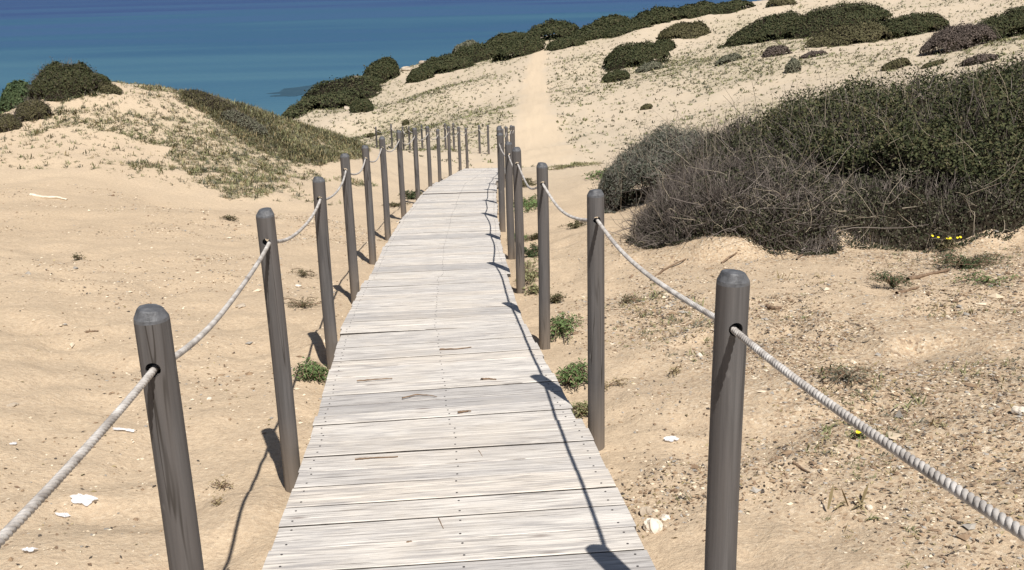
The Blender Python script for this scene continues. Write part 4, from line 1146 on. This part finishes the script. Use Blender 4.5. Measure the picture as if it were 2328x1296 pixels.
film("plastic_scrap", "small clear plastic scrap at the lower left corner of the picture", 68, 1262, 0.026, 0.018, 0.02, 7)
film("plastic_scrap", "small grey white plastic scrap on the sand between the two nearest right posts", 1527, 1002, 0.032, 0.020, 0.025, 9)
film("plastic_scrap", "dull plastic scrap just under the crumpled one on the left", 145, 1178, 0.022, 0.014, 0.015, 11)
film("plastic_scrap", "white speck of plastic at the left frame edge", 32, 1012, 0.014, 0.016, 0.012, 13)
lumpy("stone", "chalky white stone at the right edge of the boardwalk near the bottom", 1486, 1205, 0.040, 0.034, 0.026, 'whitestone', "stone", 1, rough=0.5)
lumpy("stone", "brown stone leaning on the chalky white one", 1470, 1172, 0.026, 0.018, 0.018, 'rock', "stone", 2, rough=0.5)
lumpy("stone", "small white stone behind the chalky white one", 1512, 1180, 0.018, 0.016, 0.012, 'whitestone', "stone", 5, rough=0.5)
lumpy("stone", "flat pale stone on the open sand near the left frame edge", 30, 925, 0.028, 0.02, 0.012, 'rock', "stone", 3)
lumpy("stone", "small pale pebble right of the nearest right post low down", 1976, 1158, 0.014, 0.012, 0.01, 'whitestone', "stone", 4)
lumpy("stone", "pale stone at the right frame edge below the near rope", 2318, 940, 0.03, 0.025, 0.02, 'whitestone', "stone", 6)
lumpy("stone", "flat white stone lying left of the third left post", 678, 652, 0.035, 0.02, 0.010, 'whitestone', "stone", 7)
lumpy("stone", "brown stone between the first two left rope spans", 548, 700, 0.045, 0.03, 0.014, 'rock', "stone", 8)
lumpy("stone", "tiny pale shell shaped stone near the nearest left post", 476, 908, 0.016, 0.012, 0.008, 'whitestone', "stone", 9)
lumpy("stone", "pale stone half buried right of the sandy strip", 1590, 812, 0.022, 0.016, 0.016, 'whitestone', "stone", 12)

def stick(label, pts, r, mat='stick', on_deck=False, cat="stick", group=None, name="stick"):
    P = []
    for (u, v) in pts:
        if on_deck:
            rr = ray(u, v); t_ = 3.0
            for _ in range(60):
                q = CAM + rr * t_; t_ = 0.5 * t_ + 0.5 * ((deckz(q[1]) + 0.006 + r - CAM[2]) / rr[2])
            P.append(CAM + rr * t_)
        else:
            q = hit(u, v); P.append(np.array([q[0], q[1], float(ground(q[0], q[1])) + r * 0.7]))
    P = np.array(P); s_ = np.linspace(0, len(P) - 1, 14)
    Q = np.stack([np.interp(s_, range(len(P)), P[:, i]) for i in range(3)], 1); c = Q.mean(0)
    rg = np.random.default_rng(int(pts[0][0])); Q[:, :2] += rg.normal(0, r * 0.35, (14, 2))
    V, Fq = tubes((Q - c)[None], (r * np.linspace(1.1, 0.6, 14) * rg.uniform(0.85, 1.15, 14))[None], 7)
    o = link(name, npmesh(name, V, Fq, M[mat], smooth=True), None, tuple(c))
    return tag(o, label, cat, group)
GS = "small sticks lying on the boardwalk"
stick("curved thin stick lying on the boardwalk planks near the second posts", [(915, 905), (945, 897), (975, 898), (993, 902)], 0.0032, on_deck=True, group=GS)
stick("long brown stick lying along a board gap left of the boardwalk's middle", [(812, 866), (850, 863), (892, 860)], 0.004, on_deck=True, group=GS)
stick("dark stick across the boards just above the seam beside the third left post", [(1000, 794), (1040, 793), (1072, 789)], 0.0042, on_deck=True, group=GS)
stick("short dark bark piece on the boards right of the middle", [(1093, 863), (1110, 861), (1126, 863)], 0.006, on_deck=True, group=GS)
stick("short brown bark piece on the boards near the centre", [(1040, 937), (1055, 935), (1070, 934)], 0.005, on_deck=True, group=GS)
stick("long thin splinter on the boards level with the second left post", [(806, 1044), (845, 1041), (905, 1038)], 0.0032, on_deck=True, group=GS)
stick("tiny dark twig standing askew on the boards above the nail line", [(1088, 1024), (1097, 1038)], 0.0018, on_deck=True, group=GS)
stick("tiny slanting twig on the boards left of the lower nail line", [(997, 1178), (1003, 1190), (1008, 1202)], 0.0018, on_deck=True, group=GS)
stick("small dark chip lying in a board gap near the bottom", [(924, 1233), (936, 1231)], 0.0035, on_deck=True, group=GS)
stick("straight brown stick on the sand below the small leafy plant", [(2036, 672), (2060, 664), (2088, 657)], 0.011)
stick("long dull stick leading into the broad green weed patch", [(2060, 640), (2110, 628), (2160, 618)], 0.014)
stick("dark stick on the gritty sand below the near right rope", [(1802, 1060), (1818, 1070), (1836, 1082)], 0.006)
stick("bleached white branch lying on the open sand at far left", [(70, 446), (100, 452), (130, 452), (152, 458)], 0.018, 'palestick')
stick("short brown stick on the sand left of the nearest left post's top", [(196, 759), (222, 758)], 0.007)
stick("dark gnarled root lying in the sand right of the nearest right post", [(1745, 700), (1762, 706), (1775, 704)], 0.014)
stick("thin brown twig on the sand behind the first rope span on the left", [(1870, 898), (1900, 900), (1935, 905)], 0.003)
stick("bare root reaching out of the brown thicket shrub onto the sand", [(1480, 640), (1510, 615), (1560, 590)], 0.009)
stick("second bare root under the brown thicket shrub", [(1640, 600), (1670, 585), (1720, 568)], 0.008)
stick("curved root on the sand beneath the dark gap of the thicket", [(1810, 592), (1830, 575), (1880, 560)], 0.008)

# pale rocks cropping out along the lip of the headland, dark reef in the shallows
GR = "pale rocks along the headland lip"
for i, (u, v, a, b_, c_) in enumerate([(748, 203, 1.0, 0.8, 0.35), (768, 196, 0.8, 0.6, 0.3), (792, 188, 0.9, 0.6, 0.3), (814, 183, 0.6, 0.5, 0.25), (925, 156, 1.0, 0.7, 0.35), (965, 142, 0.9, 0.6, 0.35), (990, 132, 1.0, 0.7, 0.4), (1005, 126, 0.6, 0.5, 0.4), (800, 232, 0.6, 0.5, 0.3), (812, 222, 0.7, 0.5, 0.35), (790, 246, 0.5, 0.4, 0.3)]):
    lab = ["leftmost rock on the lip, nearest the water", "second rock from the left on the lip", "third rock from the left on the lip", "rock just left of the round shrub", "rock right of the round shrub", "rock above the left tip of the dark shrub band", "largest rock beside the grey topped shrub", "rock touching the grey topped shrub", "middle rock of the eroded bank below the round shrub", "top rock of the eroded bank below the round shrub", "lowest rock of the eroded bank below the round shrub"][i]
    lumpy("rock", "pale " + lab, u, v + 3, a * 0.5, b_ * 0.5, c_ * 0.5, 'rock', "rock", 20 + i, 0.4, GR, sub=2, rough=0.6)
for i, (u, v, w_) in enumerate([(700, 200, 7.0), (672, 208, 8.0), (655, 216, 5.0), (715, 195, 4.0)]):
    r = ray(u, v); P0 = CAM + r * (-(CAM[2] - 0.02) / r[2])
    b = bmesh.new(); bmesh.ops.create_icosphere(b, subdivisions=4, radius=1.0)
    for vv in b.verts:
        q = 0.35 + 1.3 * float(fbm(vv.co.x * 2.1 + i * 7, vv.co.y * 2.1, 5 + i, 4)); vv.co = Vector((vv.co.x * w_ * 0.34 * q, vv.co.y * w_ * 0.34 * q, vv.co.z * 0.05 * q))
    me = bpy.data.meshes.new("reef_rock"); b.to_mesh(me); b.free(); me.materials.append(M['darkrock'])
    o = link("reef_rock", me, None, (float(P0[0]), float(P0[1]), 0.0))
    tag(o, ["dark reef patch in the shallows off the headland, the second from the shore", "widest dark reef patch in the shallows off the headland", "dark reef patch farthest left off the headland", "small dark reef patch closest to the headland"][i], "reef", "dark reef patches in the shallows")
